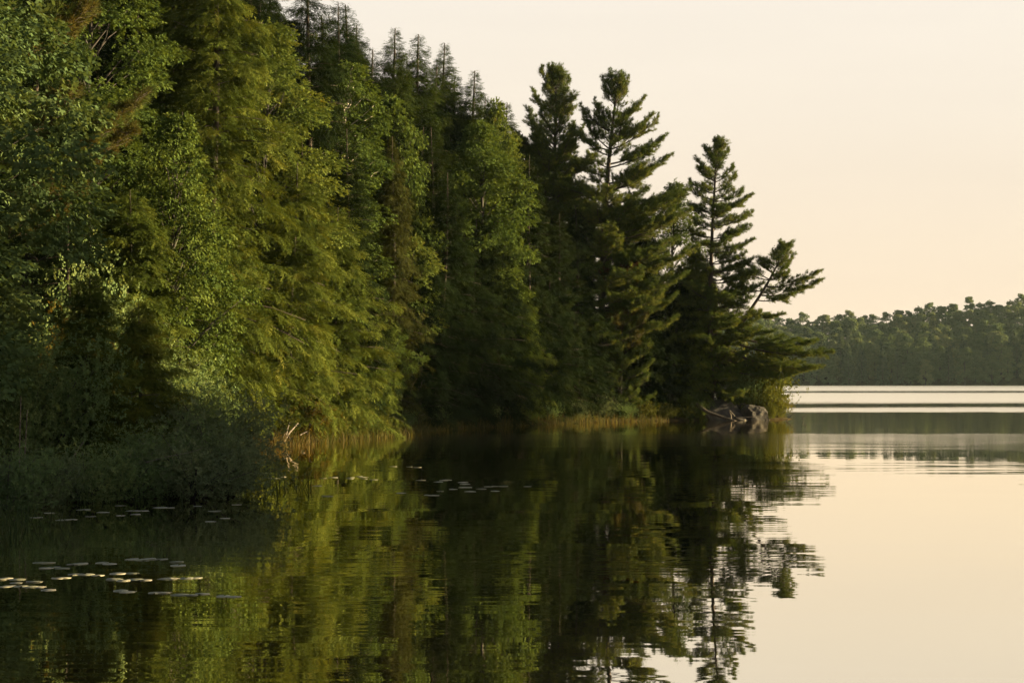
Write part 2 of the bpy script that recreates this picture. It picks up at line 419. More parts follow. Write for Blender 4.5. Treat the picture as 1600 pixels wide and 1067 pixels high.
# ------------------------------------------------------------------ foliage templates
rng = np.random.default_rng(11)
def t_spray(n=8, seed=0):
    """flat feathery conifer spray, 1 unit long: needles-twiglets either side of a stem"""
    r = np.random.default_rng(seed); V = []; T = []
    for i in range(n):
        for sd in (-1, 1):
            u = (i + 0.5 + 0.3 * r.normal()) / n
            ln = 0.34 * (1 - 0.55 * u) * (0.8 + 0.4 * r.random())
            a = math.radians(48 + 10 * r.normal()); wd = 0.040
            b = np.array([u, 0, -0.18 * u * u])
            d = np.array([math.cos(a), sd * math.sin(a), -0.22 + 0.15 * r.normal()]); d /= np.linalg.norm(d)
            s = np.cross(d, [0, 0, 1.0]); s /= np.linalg.norm(s); k = len(V)
            V += [b - s * wd * 0.9, b + s * wd * 0.9 + d * ln * 0.35, b + d * ln * 1.1]
            T += [(k, k + 1, k + 2)]
    k = len(V); V += [np.array([0.75, -0.03, -0.1]), np.array([0.75, 0.03, -0.1]), np.array([1.1, 0, -0.24])]; T += [(k, k + 1, k + 2)]
    return np.array(V), np.array(T)
def t_leaves(n=7, size=0.42, seed=0, spread=0.5):
    """a twig end with n broad leaves, about 1 unit across"""
    r = np.random.default_rng(seed); V = []; T = []
    for i in range(n):
        u = i / max(1, n - 1)
        b = np.array([u * 0.75, 0.12 * r.normal(), 0.08 * r.normal()])
        a = (1 if i % 2 else -1) * (0.5 + 0.7 * r.random()) if i < n - 1 else 0.2 * r.normal()
        d = np.array([math.cos(a), math.sin(a), -0.35 + spread * r.normal() * 0.6]); d /= np.linalg.norm(d)
        up = np.array([0.25 * r.normal(), spread * r.normal() * 0.7, 1.0])
        s = np.cross(up, d); s /= np.linalg.norm(s); nrm = np.cross(d, s)
        z = size * (0.75 + 0.5 * r.random()); k = len(V)
        V += [b, b + d * z * 0.45 + s * z * 0.44 + nrm * 0.06 * z, b + d * z, b + d * z * 0.45 - s * z * 0.44 + nrm * 0.06 * z]
        T += [(k, k + 1, k + 2), (k, k + 2, k + 3)]
    return np.array(V), np.array(T)
def t_tuft(n=13, seed=0):
    """brush of long soft needles"""
    r = np.random.default_rng(seed); V = []; T = []
    for i in range(n):
        a = 2 * math.pi * r.random(); c = math.radians(18 + 50 * r.random())
        d = np.array([math.cos(c), math.sin(c) * math.cos(a), math.sin(c) * math.sin(a) * 0.8 + 0.12])
        d /= np.linalg.norm(d); b = np.array([-0.5 + 0.65 * r.random(), 0, 0])
        s = np.cross(d, r.normal(size=3)); s /= np.linalg.norm(s); k = len(V)
        ln = 0.75 + 0.5 * r.random()
        V += [b - s * 0.045, b + s * 0.045, b + d * ln + s * 0.012]; T += [(k, k + 1, k + 2)]
    return np.array(V), np.array(T)
SPRAY = [t_spray(6, s) for s in range(4)]
LEAVES = [t_leaves(7, 0.42, 20 + s) for s in range(4)]
SMALL = [t_leaves(8, 0.30, 40 + s, 0.8) for s in range(4)]
TUFT = [t_tuft(13, 60 + s) for s in range(4)]
def multi(g, templs, P, A, U, s, tint, m=0):
    pick = rng.integers(0, len(templs), len(P))
    s = np.broadcast_to(np.asarray(s, float), (len(P),))
    for k, t in enumerate(templs):
        q = pick == k
        if q.any(): scatter(g, t, P[q], A[q], U[q], s[q], tint[q], m)

def lump(az, z, ph, f=1.0):
    """uneven outline over azimuth and height"""
    return (0.5 + 0.5 * math.sin(2 * az + 0.55 * f * z + ph)) * 0.5 + (0.5 + 0.5 * math.sin(3 * az - 0.9 * f * z + 2.1 * ph)) * 0.5

# ------------------------------------------------------------------ tree archetypes: (trunk mesh, crown mesh, height)
def arch_hemlock(name, H, R, seed, mat, z0=0.04, nb=230, dens=30, top_thin=True, spray=0.37, droop=0.34, wobble=0.55, pexp=0.58):
    r = np.random.default_rng(seed)
    ph = r.random() * 6
    tz = np.linspace(0, H * 0.985, 14)
    sw = np.stack([0.12 * np.sin(tz * 0.35 + ph), 0.12 * np.cos(tz * 0.28 + ph * 2), tz], 1); sw[:, :2] -= sw[0, :2]
    tr = H * 0.0115 * (1 - tz / H) ** 0.8 + 0.012
    gt = Geo(); tube(gt, sw, tr, 8)
    g = Geo()
    zs = z0 * H + (H * 0.985 - z0 * H) * (np.linspace(0, 1, nb) ** 1.05)
    az = 0.0
    for i, z in enumerate(zs):
        az += 2.4 + r.normal() * 0.35
        t = (z - z0 * H) / (H - z0 * H)
        prof = (1 - t) ** pexp * (0.62 + 0.38 * min(1, t / 0.18))
        Lb = R * prof * (1 - wobble + wobble * 1.45 * lump(az, z, ph, 2.4)) * (0.8 + 0.4 * r.random()) + 0.05 + 0.07 * min(1, (1 - t) * 6)
        if top_thin and t > 0.86: Lb *= 0.7 + 0.6 * r.random()
        bx = np.array([np.interp(z, tz, sw[:, 0]), np.interp(z, tz, sw[:, 1]), z])
        e0 = 0.30 * t + 0.08 + 0.12 * r.normal()
        dr = droop * (1.15 - 0.6 * t) + 0.08 * r.normal()
        dh = np.array([math.cos(az), math.sin(az), 0.0]); sd = np.array([-math.sin(az), math.cos(az), 0.0])
        def B(u): return bx + np.outer(u * Lb, dh) + np.outer(Lb * (e0 * u - dr * u * u), [0, 0, 1.0])
        if i % 2 == 0 and Lb > 0.5: tube(gt, B(np.linspace(0, 0.8, 4)), np.linspace(0.022, 0.006, 4) * (0.5 + Lb / 3), 4)
        nf = int(dens * Lb * (0.85 + 0.9 * max(0, t - 0.55) / 0.45) / 9) + 2          # fronds, each a bundle of sprays
        fu = np.where(r.random(nf) < 0.25, 0.04 + 0.4 * r.random(nf), 0.12 + 0.90 * r.random(nf) ** 0.75)
        fs = r.choice([-1, 1], nf); fw = 0.42 * Lb * np.clip(1.05 - fu, 0, 1) ** 0.8 * np.sqrt(r.random(nf)) * fs
        fz = 0.07 * r.normal(size=nf); fd = -0.35 - 0.45 * r.random(nf); ft = r.normal(size=nf) * 0.10
        k = np.repeat(np.arange(nf), 9); n = len(k)
        u = np.clip(fu[k] + r.normal(size=n) * 0.07 / max(Lb, 0.4), 0.02, 1.06); wv = fw[k] + 0.085 * min(1, 0.25 + Lb) * r.normal(size=n); side = fs[k]
        P = B(u) + wv[:, None] * sd + (-0.28 * np.abs(wv) + fz[k] - 0.10 * np.abs(r.normal(size=n)))[:, None] * np.array([0, 0, 1.0])
        A = dh * 0.7 + sd * (0.75 * np.sign(wv) * np.minimum(1, np.abs(wv) / (0.15 * Lb + 0.02)))[:, None]
        A = A + np.stack([0.32 * r.normal(size=n), 0.32 * r.normal(size=n), fd[k] + 0.28 * r.normal(size=n) + e0 * 0.8 + (0.25 if t > 0.9 else 0)], 1)
        U = np.stack([0.55 * r.normal(size=n), 0.55 * r.normal(size=n), np.ones(n)], 1) + 0.5 * dh
        bt = r.random()
        tint = np.clip(0.18 + 0.30 * bt + 0.26 * u + ft[k] + 0.08 * r.normal(size=n), 0, 1)  # inner sprays darker: the crown's inner shade is put into the tint
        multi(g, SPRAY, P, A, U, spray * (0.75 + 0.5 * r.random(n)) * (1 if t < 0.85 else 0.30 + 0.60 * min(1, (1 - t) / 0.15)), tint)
    return gt.mesh(name + '_trunk', [M_BARK], True), g.mesh(name + '_crown', [mat]), H

def arch_broad(name, H, R, seed, mat, z0=0.10, nclump=84, per=130, leaf=0.185, templs=None, bark=None, top=1.0, rc=(0.45, 0.95), bare=0):
    """broadleaf: trunk, limbs to clump centres, each clump a loose tilted pad of leafy twigs"""
    templs = templs or LEAVES; bark = bark or M_BARKG
    r = np.random.default_rng(seed); ph = r.random() * 6
    tz = np.linspace(0, H * 0.93, 12)
    sw = np.stack([0.22 * np.sin(tz * 0.3 + ph), 0.22 * np.cos(tz * 0.22 + ph), tz], 1); sw[:, :2] -= sw[0, :2]
    gt = Geo(); tube(gt, sw, H * 0.0075 * (1 - tz / H) ** 0.7 + 0.012, 8)
    g = Geo()
    for i in range(nclump):
        t = (i + r.random()) / nclump
        z = z0 * H + (1 - z0) * H * t * 0.97
        az = 2.4 * i + r.normal() * 0.4
        prof = math.sin(math.pi * min(1, (0.22 + 0.80 * t)) ** 1.15) ** 0.75
        rad = R * max(prof, 0.06) * (0.45 + 0.65 * lump(az, z, ph, 2.2)) * (0.35 + 0.75 * math.sqrt(r.random()))
        cx = np.interp(z, tz, sw[:, 0]); cy = np.interp(z, tz, sw[:, 1])
        c = np.array([cx + rad * math.cos(az), cy + rad * math.sin(az), z])
        zb = max(z0 * H * 0.6, z - 0.5 * rad - 0.7); b = np.array([np.interp(zb, tz, sw[:, 0]), np.interp(zb, tz, sw[:, 1]), zb])
        mid = (b * 0.5 + c * 0.5) + np.array([0, 0, 0.12 * rad]) + 0.08 * r.normal(size=3)
        tube(gt, [b, mid, c], [0.012 * H * 0.16 + 0.012, 0.014, 0.005], 4)
        cr = (rc[0] + (rc[1] - rc[0]) * r.random()) * R / 2.3 * (0.55 + 0.45 * max(prof, .2))
        n = int(per * (cr / 0.7) ** 2) + 6
        q = r.normal(size=(n, 3)); q /= np.linalg.norm(q, axis=1)[:, None]; q *= (r.random(n) ** 0.45)[:, None]
        out_ = np.array([math.cos(az), math.sin(az), 0.0])
        off = q * np.array([cr, cr, cr * 0.48])
        off[:, 2] += -0.22 * (off @ out_)
        P = c + off
        A = norm(q * np.array([1, 1, 0.35])) + out_ * 0.5 + np.stack([0 * q[:, 0], 0 * q[:, 0], -0.25 + 0.2 * r.normal(size=n)], 1)
        U = np.stack([0.5 * r.normal(size=n), 0.5 * r.normal(size=n), np.ones(n)], 1) + out_ * 0.4
        ct = r.random()
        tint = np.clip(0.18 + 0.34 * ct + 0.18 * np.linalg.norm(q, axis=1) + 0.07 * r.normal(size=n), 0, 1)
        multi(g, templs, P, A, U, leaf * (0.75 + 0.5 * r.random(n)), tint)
    for i in range(bare):
        z = H * (0.35 + 0.45 * r.random()); az = r.random() * 6.28
        b = np.array([np.interp(z, tz, sw[:, 0]), np.interp(z, tz, sw[:, 1]), z])
        d = np.array([math.cos(az) * 0.8, math.sin(az) * 0.8, 0.9]); Lb = R * (0.7 + 0.5 * r.random())
        tube(gt, [b, b + d * Lb * 0.5 + 0.1 * r.normal(size=3), b + d * Lb], [0.035, 0.022, 0.006], 5)
    return gt.mesh(name + '_trunk', [bark], True), g.mesh(name + '_crown', [mat]), H

ARCH = {}
ARCH_R = dict(hemA=3.1, hemB=2.6, hemD=3.2, hemY=2.6, hemZ=2.7, hemE=3.0, brown=2.6, olive=2.6, mapA=2.7, mapB=2.7, mapS=2.0, mapC=2.9, birch=2.3, mapH=2.7, mapT=1.3)
ARCH['hemA'] = arch_hemlock('hemlock_a', 18, 3.1, 1, M_HEM, nb=280, dens=49)
ARCH['hemB'] = arch_hemlock('hemlock_b', 18, 3.1, 2, M_HEM, nb=280, dens=44, pexp=0.9)
ARCH['hemD'] = arch_hemlock('hemlock_d', 18, 3.4, 3, M_HEM_SHADE, nb=240, dens=40, pexp=0.72)
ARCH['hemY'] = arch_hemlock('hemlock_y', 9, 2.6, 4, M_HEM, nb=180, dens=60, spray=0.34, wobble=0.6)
ARCH['hemZ'] = arch_hemlock('hemlock_z', 9, 2.7, 5, M_HEM_SHADE, nb=150, dens=52, spray=0.34, wobble=0.6)
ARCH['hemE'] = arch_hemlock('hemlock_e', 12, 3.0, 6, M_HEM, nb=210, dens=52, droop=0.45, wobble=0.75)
ARCH['mapA'] = arch_broad('maple_a', 15, 2.7, 21, M_MAP)
ARCH['mapB'] = arch_broad('maple_b', 15, 2.7, 22, M_MAP, nclump=100)
ARCH['mapS'] = arch_broad('maple_s', 8, 2.0, 23, M_MAP, nclump=64, per=120, leaf=0.18)
ARCH['mapC'] = arch_broad('maple_c', 14, 2.9, 24, M_MAPC, nclump=95, per=85, leaf=0.24)
ARCH['mapH'] = arch_broad('maple_h', 15, 2.7, 27, M_MAP, z0=0.42, nclump=70, per=90, leaf=0.24)
ARCH['mapT'] = arch_broad('maple_t', 9, 2.1, 28, M_MAP, z0=0.45, nclump=36, per=90, leaf=0.22)
ARCH['birch'] = arch_broad('birch', 15, 2.3, 25, M_MAP, z0=0.38, nclump=64, per=90, leaf=0.21, bark=M_BIRCH, bare=5)

def tree(kind, name, px, Y, H, label, cat='tree', group=None, wide=1.0, tilt=None, dz=0.0, rz=None, back=0.0):
    tilt = tilt or (random.gauss(0, 0.02), random.gauss(0, 0.02))
    tm, cm, H0 = ARCH['hemB' if kind in ('brown', 'olive') else kind]
    if Y > 52:
        q = np.arange(50.0, 125.0, 0.5); lh = land_h(X(px, q), q) > 0.1
        for k in range(len(q) - 1, 0, -1):          # the water's edge this sight line meets in front of the tree
            if q[k] <= max(Y, 66) + 8 and not lh[k - 1] and lh[k]:
                Y = max(Y, q[k] + wide * ARCH_R[kind] * H / H0 * 0.74); break
    Y += back
    x = X(px, Y); s = H / H0
    root = empty(name, (x, Y, gz(x, Y) - 0.08 + dz), random.uniform(0, 6.28) if rz is None else rz, (s * wide, s * wide, s), tilt)
    tag(root, label, cat, group)
    link('trunk', tm, root); cr = link('crown', cm, root)
    if kind in ('brown', 'olive'):
        cr.material_slots[0].link = 'OBJECT'; cr.material_slots[0].material = M_BROWN if kind == 'brown' else M_OLIVE
    return root

HEM, MAP = 'hemlock_tree', 'maple_tree'
# lit front row, left to right
tree('mapC', MAP, -118, 36, 13.5, 'cool green maple in shade hanging in from the left edge above the bushes', wide=1.0)
tree('mapA', MAP, 150, 57, 17, 'yellow-green maple with small scattered leaf sprays behind the long pine boughs', wide=1.05)
tree('mapS', MAP, 262, 55, 10.5, 'slim sunlit maple whose leafy side branch juts right at mid height, beside the pine boughs', wide=0.8)
tree('hemY', HEM, 195, 53, 7.6, 'bright yellow-green young hemlock rising behind the dark shoreline bushes', wide=1.1)
tree('hemA', HEM, 330, 61, 19.5, 'tall feathery olive hemlock reaching the top of the frame, left of the leaning birch')
tree('hemB', HEM, 255, 66, 20, 'tall hemlock half hidden between the yellow-green maple and the tall feathery olive hemlock')
tree('mapB', MAP, 432, 67, 17.0, 'pale green full-crowned maple left of the white leaning birch stems', wide=1.2, back=4.5)
tree('hemE', HEM, 440, 65, 10.6, 'broad sunlit hemlock with drooping olive sprays above the russet sedge', wide=1.1)
tree('hemY', HEM, 528, 68.5, 9.4, 'sunlit hemlock with its right flank against the dark hollow, above the golden reeds', wide=1.0)
tree('birch', 'birch_tree', 500, 78, 16.5, 'white-stemmed birch leaning right with bare pale twigs and a leafy top', tilt=(0, math.radians(7)), wide=1.2, rz=0.0, back=6)
tree('hemB', HEM, 345, 72, 9.0, 'smaller hemlock filling the gap below the tall feathery olive hemlock', wide=1.5)
tree('brown', HEM, 604, 81, 13.5, 'brown-tinged drooping hemlock in the middle of the wood', wide=0.95, back=3)
tree('hemD', HEM, 575, 84, 15.5, 'broad dark hemlock behind the brown-tinged hemlock', wide=0.9, back=5)
tree('hemD', HEM, 675, 90, 15.0, 'broad shaggy hemlock below the skyline tips', wide=0.9, back=3)
tree('mapS', MAP, 632, 82, 16.2, 'narrow pale maple rising above the brown-tinged hemlock', wide=0.62, back=5)
tree('mapT', MAP, 645, 77, 9.0, 'sunlit round-topped maple right of the brown-tinged hemlock', wide=0.95, back=2.0)
tree('mapT', MAP, 606, 75, 4.7, 'small sunlit maple sapling at the edge of the dark hollow', wide=1.0, back=1.0)
tree('hemY', HEM, 590, 73.5, 4.2, 'low sunlit hemlock at the waterside beside the dark hollow', wide=1.0)
tree('mapH', MAP, 748, 93, 15.6, 'deep green maple right of the dark hollow with tiered leafy branches', wide=1.0, back=2)
tree('hemZ', HEM, 730, 88, 10.5, 'dark hemlock under the deep green maple', wide=1.15)
tree('hemD', HEM, 685, 88, 12.5, 'tall dark hemlock in the hollow left of the deep green maple', wide=1.1)
tree('mapH', MAP, 775, 96, 17.2, 'pale spindly broadleaf on the skyline just left of the pines', wide=0.62, back=5)
tree('mapH', MAP, 812, 104, Z(215, 104), 'loose broadleaf on the skyline touching the dense-topped pine', wide=0.7, back=4)
tree('hemZ', HEM, 700, 86, 10.0, 'near-black hemlock standing in the dark hollow', wide=0.95)
tree('hemY', HEM, 815, 92, 7.4, 'olive hemlock with one long low branch reaching right over the reeds', wide=0.85)
tree('hemZ', HEM, 775, 90, 9.5, 'low dark hemlock between the dark hollow and the olive hemlock', wide=1.0)
tree('hemD', HEM, 875, 98, 11.5, 'dark hemlock below the two tall pines', wide=1.0)
tree('hemD', HEM, 820, 100, 14.5, 'dark green hemlock left of the two tall pines, below the skyline', wide=1.0)
tree('mapB', MAP, 1052, 111, 14.0, 'yellow-green broadleaf glowing between the tall pine and the slender pine', wide=0.95)
tree('hemE', HEM, 985, 111, 13.0, 'olive hemlock crown showing behind the tallest pine', wide=1.0)
tree('hemD', HEM, 838, 106, 14.0, 'shaggy hemlock left of the dense-topped pine', wide=0.9)
tree('hemZ', HEM, 1048, 104, 8.8, 'bushy green hemlock with a rounded flank left of the granite outcrop', wide=1.05)
tree('hemZ', HEM, 925, 100, 6.5, 'low dark hemlock under the plumed young pine', wide=1.1)
tree('hemD', HEM, 1000, 108, 12.0, 'dark hemlock half hidden behind the bushy green hemlock', wide=1.0)
tree('hemD', HEM, 1105, 110, 10.0, 'dark hemlock behind the trunk of the leaning pine', wide=0.8)
tree('hemD', HEM, 905, 101, 12.0, 'dark broad hemlock in front of the tallest pine', wide=1.2)
tree('hemZ', HEM, 1008, 103.5, 9.5, 'dark hemlock right of the plumed young pine', wide=1.0)
tree('hemE', HEM, 1082, 109, 10.0, 'dark hemlock between the bushy green hemlock and the leaning pine', wide=0.9)
tree('hemZ', HEM, 855, 97, 8.0, 'dark hemlock right of the olive hemlock at the waterside', wide=1.05)
tree('hemZ', HEM, 655, 85, 8.2, 'dark hemlock behind the bent bleached branch', wide=1.0)
# skyline hemlocks
for px, Y, top, lab in ((545, 82, -12, 'dark hemlock whose tip just leaves the top of the frame where the open sky begins'),
                        (582, 84, 62, 'short dark hemlock in the notch between two skyline tips'),
                        (622, 86, 30, 'skyline hemlock with the highest of the feathery tips in full view'),
                        (658, 90, 40, 'skyline hemlock with a narrow tip right of the highest feathery tip'),
                        (697, 93, 55, 'skyline hemlock with thin ragged tip at the middle of the slope'),
                        (735, 97, 100, 'last dark feathery hemlock on the skyline before the pale broadleaf'),
                        (793, 101, 152, 'low feathery hemlock on the skyline between the pale broadleaf and the pines')):
    Y += 12
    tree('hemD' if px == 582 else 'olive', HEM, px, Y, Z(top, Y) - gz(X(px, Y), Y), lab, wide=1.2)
for px, Y, top in ((566, 98, 25), (604, 99, 72), (640, 102, 78), (678, 104, 88), (716, 107, 108), (754, 110, 142), (772, 112, 160), (520, 96, 8)):
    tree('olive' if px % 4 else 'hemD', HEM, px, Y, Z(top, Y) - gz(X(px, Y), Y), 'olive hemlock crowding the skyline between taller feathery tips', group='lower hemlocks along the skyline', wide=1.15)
# dark trees deeper in the wood
gr = 'dark trees deep in the wood'
for px, Y, H in ((-60, 60, 20), (60, 66, 21), (150, 72, 22), (235, 78, 22), (330, 84, 23), (410, 82, 21.5), (470, 80, 20.2), (505, 88, 20), (420, 96, 24), (560, 95, 19.5), (640, 100, 18.5),
                 (690, 104, 17.5), (745, 108, 16.5), (800, 112, 16.0), (850, 114, 14), (905, 112, 13), (960, 114, 12), (600, 90, 16), (660, 94, 15), (720, 98, 14), (30, 52, 15), (110, 50, 9),
                 (280, 58, 11), (480, 76, 12), (540, 78, 13), (-20, 84, 24), (70, 88, 25), (130, 92, 26), (190, 96, 26), (260, 98, 27), (310, 102, 27), (370, 100, 26), (110, 66, 19), (200, 68, 20), (440, 104, 24.5)):
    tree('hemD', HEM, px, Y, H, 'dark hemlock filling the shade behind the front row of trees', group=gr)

# ------------------------------------------------------------------ white pines: trunk + boughs, each bough a part
def bough_mesh(name, Lb, seed, needles=None, dens=95, up=0.10, tip=0.10):
    """pine bough along +x, base at the origin: limb, side twigs, plume of needle tufts"""
    r = np.random.default_rng(seed); g = Geo()
    u = np.linspace(0, 1, 7)
    wob = 0.05 * Lb * np.sin(u * 5 + seed)
    ax = np.stack([u * Lb, wob, Lb * (up * u - 0.16 * u * (1 - u) * 1.2 + tip * u ** 3)], 1)
    tube(g, ax, np.linspace(0.020 + 0.011 * Lb, 0.008, 7), 5, 0, 0.5)
    Ps, As = [], []
    nt_ = int(9 + 8 * Lb)
    for i in range(nt_):
        uu = 0.16 + 0.84 * (i + r.random()) / nt_
        b = np.array([np.interp(uu, u, ax[:, k]) for k in range(3)])
        sd = 1 if i % 2 else -1
        l = (0.36 * Lb * (1.02 - uu) ** 0.8 + 0.18) * (0.45 + 0.85 * r.random())
        d = np.array([0.8, sd * (0.75 + 0.2 * r.random()), 0.20 + 0.30 * r.normal()]); d /= np.linalg.norm(d)
        mid = b + d * l * 0.5; en = b + d * l + np.array([0.1 * l, 0, 0.10 * l])
        tube(g, [b, mid, en], [0.012, 0.009, 0.004], 3, 0, 0.5)
        n = int(dens * l * 0.22) + 3
        v = 0.30 + 0.70 * r.random(n) ** 0.7
        P = b + (en - b) * v[:, None] + 0.05 * r.normal(size=(n, 3)) + np.array([0, 0, 0.05])
        Ps.append(P); As.append(np.tile(d, (n, 1)) + 0.35 * r.normal(size=(n, 3)) + np.array([0.15, 0, 0.28]))
    n = int(7 * Lb)
    uu = 0.35 + 0.65 * r.random(n)
    P = np.stack([np.interp(uu, u, ax[:, k]) for k in range(3)], 1) + 0.05 * r.normal(size=(n, 3))
    Ps.append(P); As.append(np.tile([0.9, 0, 0.35], (n, 1)) + 0.4 * r.normal(size=(n, 3)))
    P = np.concatenate(Ps); A = np.concatenate(As)
    low = np.clip((0.02 - (P[:, 2] - np.interp(P[:, 0], ax[:, 0], ax[:, 2]))) * 3, 0, 0.3)  # undersides tinted warmer and lighter: low sunlight put into the needle colour
    tint = np.clip(0.45 + 0.2 * r.normal(size=len(P)) + low, 0, 1)
    U = r.normal(size=(len(P), 3)) + np.array([0, 0, 1.0])
    multi(g, TUFT, P, A, U, 0.155 * (0.75 + 0.5 * r.random(len(P))), tint, 1)
    return g.mesh(name, [M_BARK, needles or M_PINE])
BOUGH = {}
for Lb in (0.9, 1.6, 2.6, 3.8, 5.2):
    BOUGH[Lb] = [bough_mesh('pine_bough', Lb, int(Lb * 10) + k, dens=62 if Lb < 2 else 105) for k in range(3 if Lb < 3 else 2)]
BOUGHO = {Lb: [bough_mesh('olive_pine_bough', Lb, int(Lb * 10) + 5, needles=M_PINEO)] for Lb in (1.6, 2.6, 3.8, 5.2)}
RUSTB = [bough_mesh('rusty_bough', 1.6, 99, needles=M_RUST)]

def pine(px, Y, base_off, trunk_pts, boughs, label, r0=0.20):
    """trunk_pts: (dx, z) or (dx, dy, z) in metres from the base; boughs: (z, azimuth deg, length, rise deg[, lib])"""
    x = X(px, Y)
    root = empty('white_pine', (x, Y, gz(x, Y) - 0.1 + base_off)); tag(root, label, 'tree')
    tp = np.array([(p[0], p[1] if len(p) == 3 else 0.0, p[-1]) for p in trunk_pts], float)
    zz = np.linspace(0, tp[-1, 2], 16)
    pts = np.stack([np.interp(zz, tp[:, 2], tp[:, 0]) , np.interp(zz, tp[:, 2], tp[:, 1]) + 0.05 * np.sin(zz * .8), zz], 1)
    k = np.array([0.25, 0.5, 0.25]); p2 = pts.copy(); p2[1:-1, 0] = 0.25 * pts[:-2, 0] + 0.5 * pts[1:-1, 0] + 0.25 * pts[2:, 0]
    g = Geo(); tube(g, p2, r0 * (1 - zz / (zz[-1] * 1.02)) ** 0.75 + 0.015, 9)
    link('trunk', g.mesh('pine_trunk', [M_BARK], True), root)
    for b in boughs:
        z, az, Lb, rise = b[:4]; lib = b[4] if len(b) > 4 else BOUGH
        ks = list(lib.keys()); kk = min(ks, key=lambda q: abs(math.log(q / Lb)))
        me = random.choice(lib[kk])
        ob = link('bough', me, root)
        ob.location = (np.interp(z, zz, p2[:, 0]), np.interp(z, zz, p2[:, 1]), z)
        sc = Lb / kk
        ob.scale = (sc, max(0.7, min(1.15, sc)) , max(0.75, min(1.15, sc)))
        ob.rotation_euler = Euler((random.uniform(-.2, .2), -math.radians(rise), math.radians(az)), 'XYZ')
        if lib is RUST: ob['label'] = 'rusty orange dead bough'
    return root
RUST = {1.6: RUSTB}

def whorls(z0, z1, step, lenf, risef, n=(4, 5), seed=1, skip=0.1):
    r = random.Random(seed); res = []; z = z0; a0 = r.random() * 360
    while z < z1:
        k = r.randint(*n); a0 += 50 + r.random() * 40
        for i in range(k):
            if r.random() < skip: continue
            a = a0 + 360 / k * i + r.gauss(0, 14)
            t = (z - z0) / (z1 - z0)
            l = lenf(t, a % 360) * (0.8 + 0.4 * r.random())
            if l < 0.35: continue
            res.append((z + r.gauss(0, 0.10), a, l, risef(t) + r.gauss(0, 6)))
        z += step * (0.85 + 0.3 * r.random()) * (1 - 0.45 * (z - z0) / (z1 - z0))
    return res
def dirlen(a, right, left, cam_=None, away=None):
    """bough length by azimuth: 0 deg is right of frame, 270 towards the camera"""
    c, s = math.cos(math.radians(a)), math.sin(math.radians(a))
    h = right if c > 0 else left
    v = (right + left) * 0.42
    return math.sqrt((c * h) ** 2 + (s * v) ** 2)

# the tall pine that crowns the point
Yp = 106; px2 = 940
b2 = whorls(15.4, 18.6, 0.75, lambda t, a: dirlen(a, 2.2 - 0.9 * t, 2.1 - 0.9 * t), lambda t: 34 + 14 * t, (2, 4), 5, 0.05)
b2 += [(18.7, 20, 1.0, 55), (18.8, 150, 1.0, 55), (19.0, 260, 0.7, 65), (18.3, 340, 1.3, 45), (18.2, 185, 1.4, 45)]
b2 += [(14.4, 3, 3.6, 16), (15.6, 12, 2.9, 24), (15.2, 165, 2.7, 20), (16.3, 195, 2.3, 26), (16.6, -8, 2.4, 30), (14.2, 335, 3.0, 10), (15.3, 345, 3.2, 20), (14.9, 200, 2.0, 20), (14.7, 285, 1.8, 18), (14.2, 120, 2.0, 20), (13.3, -4, 3.9, 12), (13.7, 175, 2.4, 16), (13.2, 250, 2.2, 10), (12.9, 330, 3.2, 8), (12.7, 75, 2.2, 12)]
b2 += [(11.4, 5, 3.9, 8), (11.2, 185, 4.3, 6), (11.0, 300, 2.8, 6), (10.8, 240, 3.0, 4), (11.6, 150, 3.2, 10), (10.4, 340, 4.2, 5), (10.0, -3, 5.2, 9), (9.7, 195, 4.4, 3), (9.5, 265, 3.0, 0),
       (9.0, 20, 4.4, 4), (8.6, 170, 4.2, 2), (8.4, 320, 4.0, 2), (8.1, 2, 5.6, 6), (7.8, 215, 3.6, -2), (7.4, 285, 3.0, -4), (7.0, 350, 4.8, 2), (6.6, 185, 3.4, -4), (6.2, 310, 3.4, -4), (5.8, 5, 3.8, -2), (5.2, 250, 2.6, -8)]
b2 += whorls(2.5, 11.6, 0.75, lambda t, a: dirlen(a, 3.9, 3.3), lambda t: -4 + 8 * t, (4, 6), 41, 0.12)
b2 += whorls(10.8, 12.9, 0.6, lambda t, a: dirlen(a, 4.8 - 1.0 * t, 3.4 - .6 * t), lambda t: 2 + 6 * t, (3, 4), 51, 0.1)
pine(px2, Yp, 0, [(0, 0), (0.0, 6), (0.15, 11), (0.45, 15), (0.95, 19.3)], b2, 'tallest white pine on the point, with open fan-shaped top and long level boughs', 0.26)
# its fuller neighbour on the left
b1 = whorls(15.5, 19.5, 0.5, lambda t, a: dirlen(a, 1.7 * (1 - t) ** .55 + 0.45, 2.1 * (1 - t) ** .55 + 0.45), lambda t: 36 + 18 * t, (2, 4), 8, 0.03)
b1 += whorls(11.0, 15.2, 0.65, lambda t, a: dirlen(a, 2.5 - 0.6 * t, 3.0 - 0.9 * t), lambda t: 12 + 22 * t, (4, 5), 9, 0.1)
b1 += [(13.6, 178, 3.4, 14), (12.6, 185, 3.6, 10), (11.8, 172, 3.8, 8), (14.8, 183, 2.8, 20), (13.1, 195, 3.0, 12)]
b1 += whorls(10.5, 14.5, 0.7, lambda t, a: dirlen(a, 2.6, 2.9 - .5 * t), lambda t: 10 + 14 * t, (3, 4), 52, 0.1)
b1 += whorls(3.0, 10.8, 0.95, lambda t, a: dirlen(a, 3.2, 2.8), lambda t: 2 + 8 * t, (4, 5), 10, 0.15)
pine(862, 107, 0, [(0, 0), (0.1, 8), (0.15, 14), (0.3, 19.6)], b1, 'white pine with a dense upright top, left neighbour of the tallest pine', 0.24)
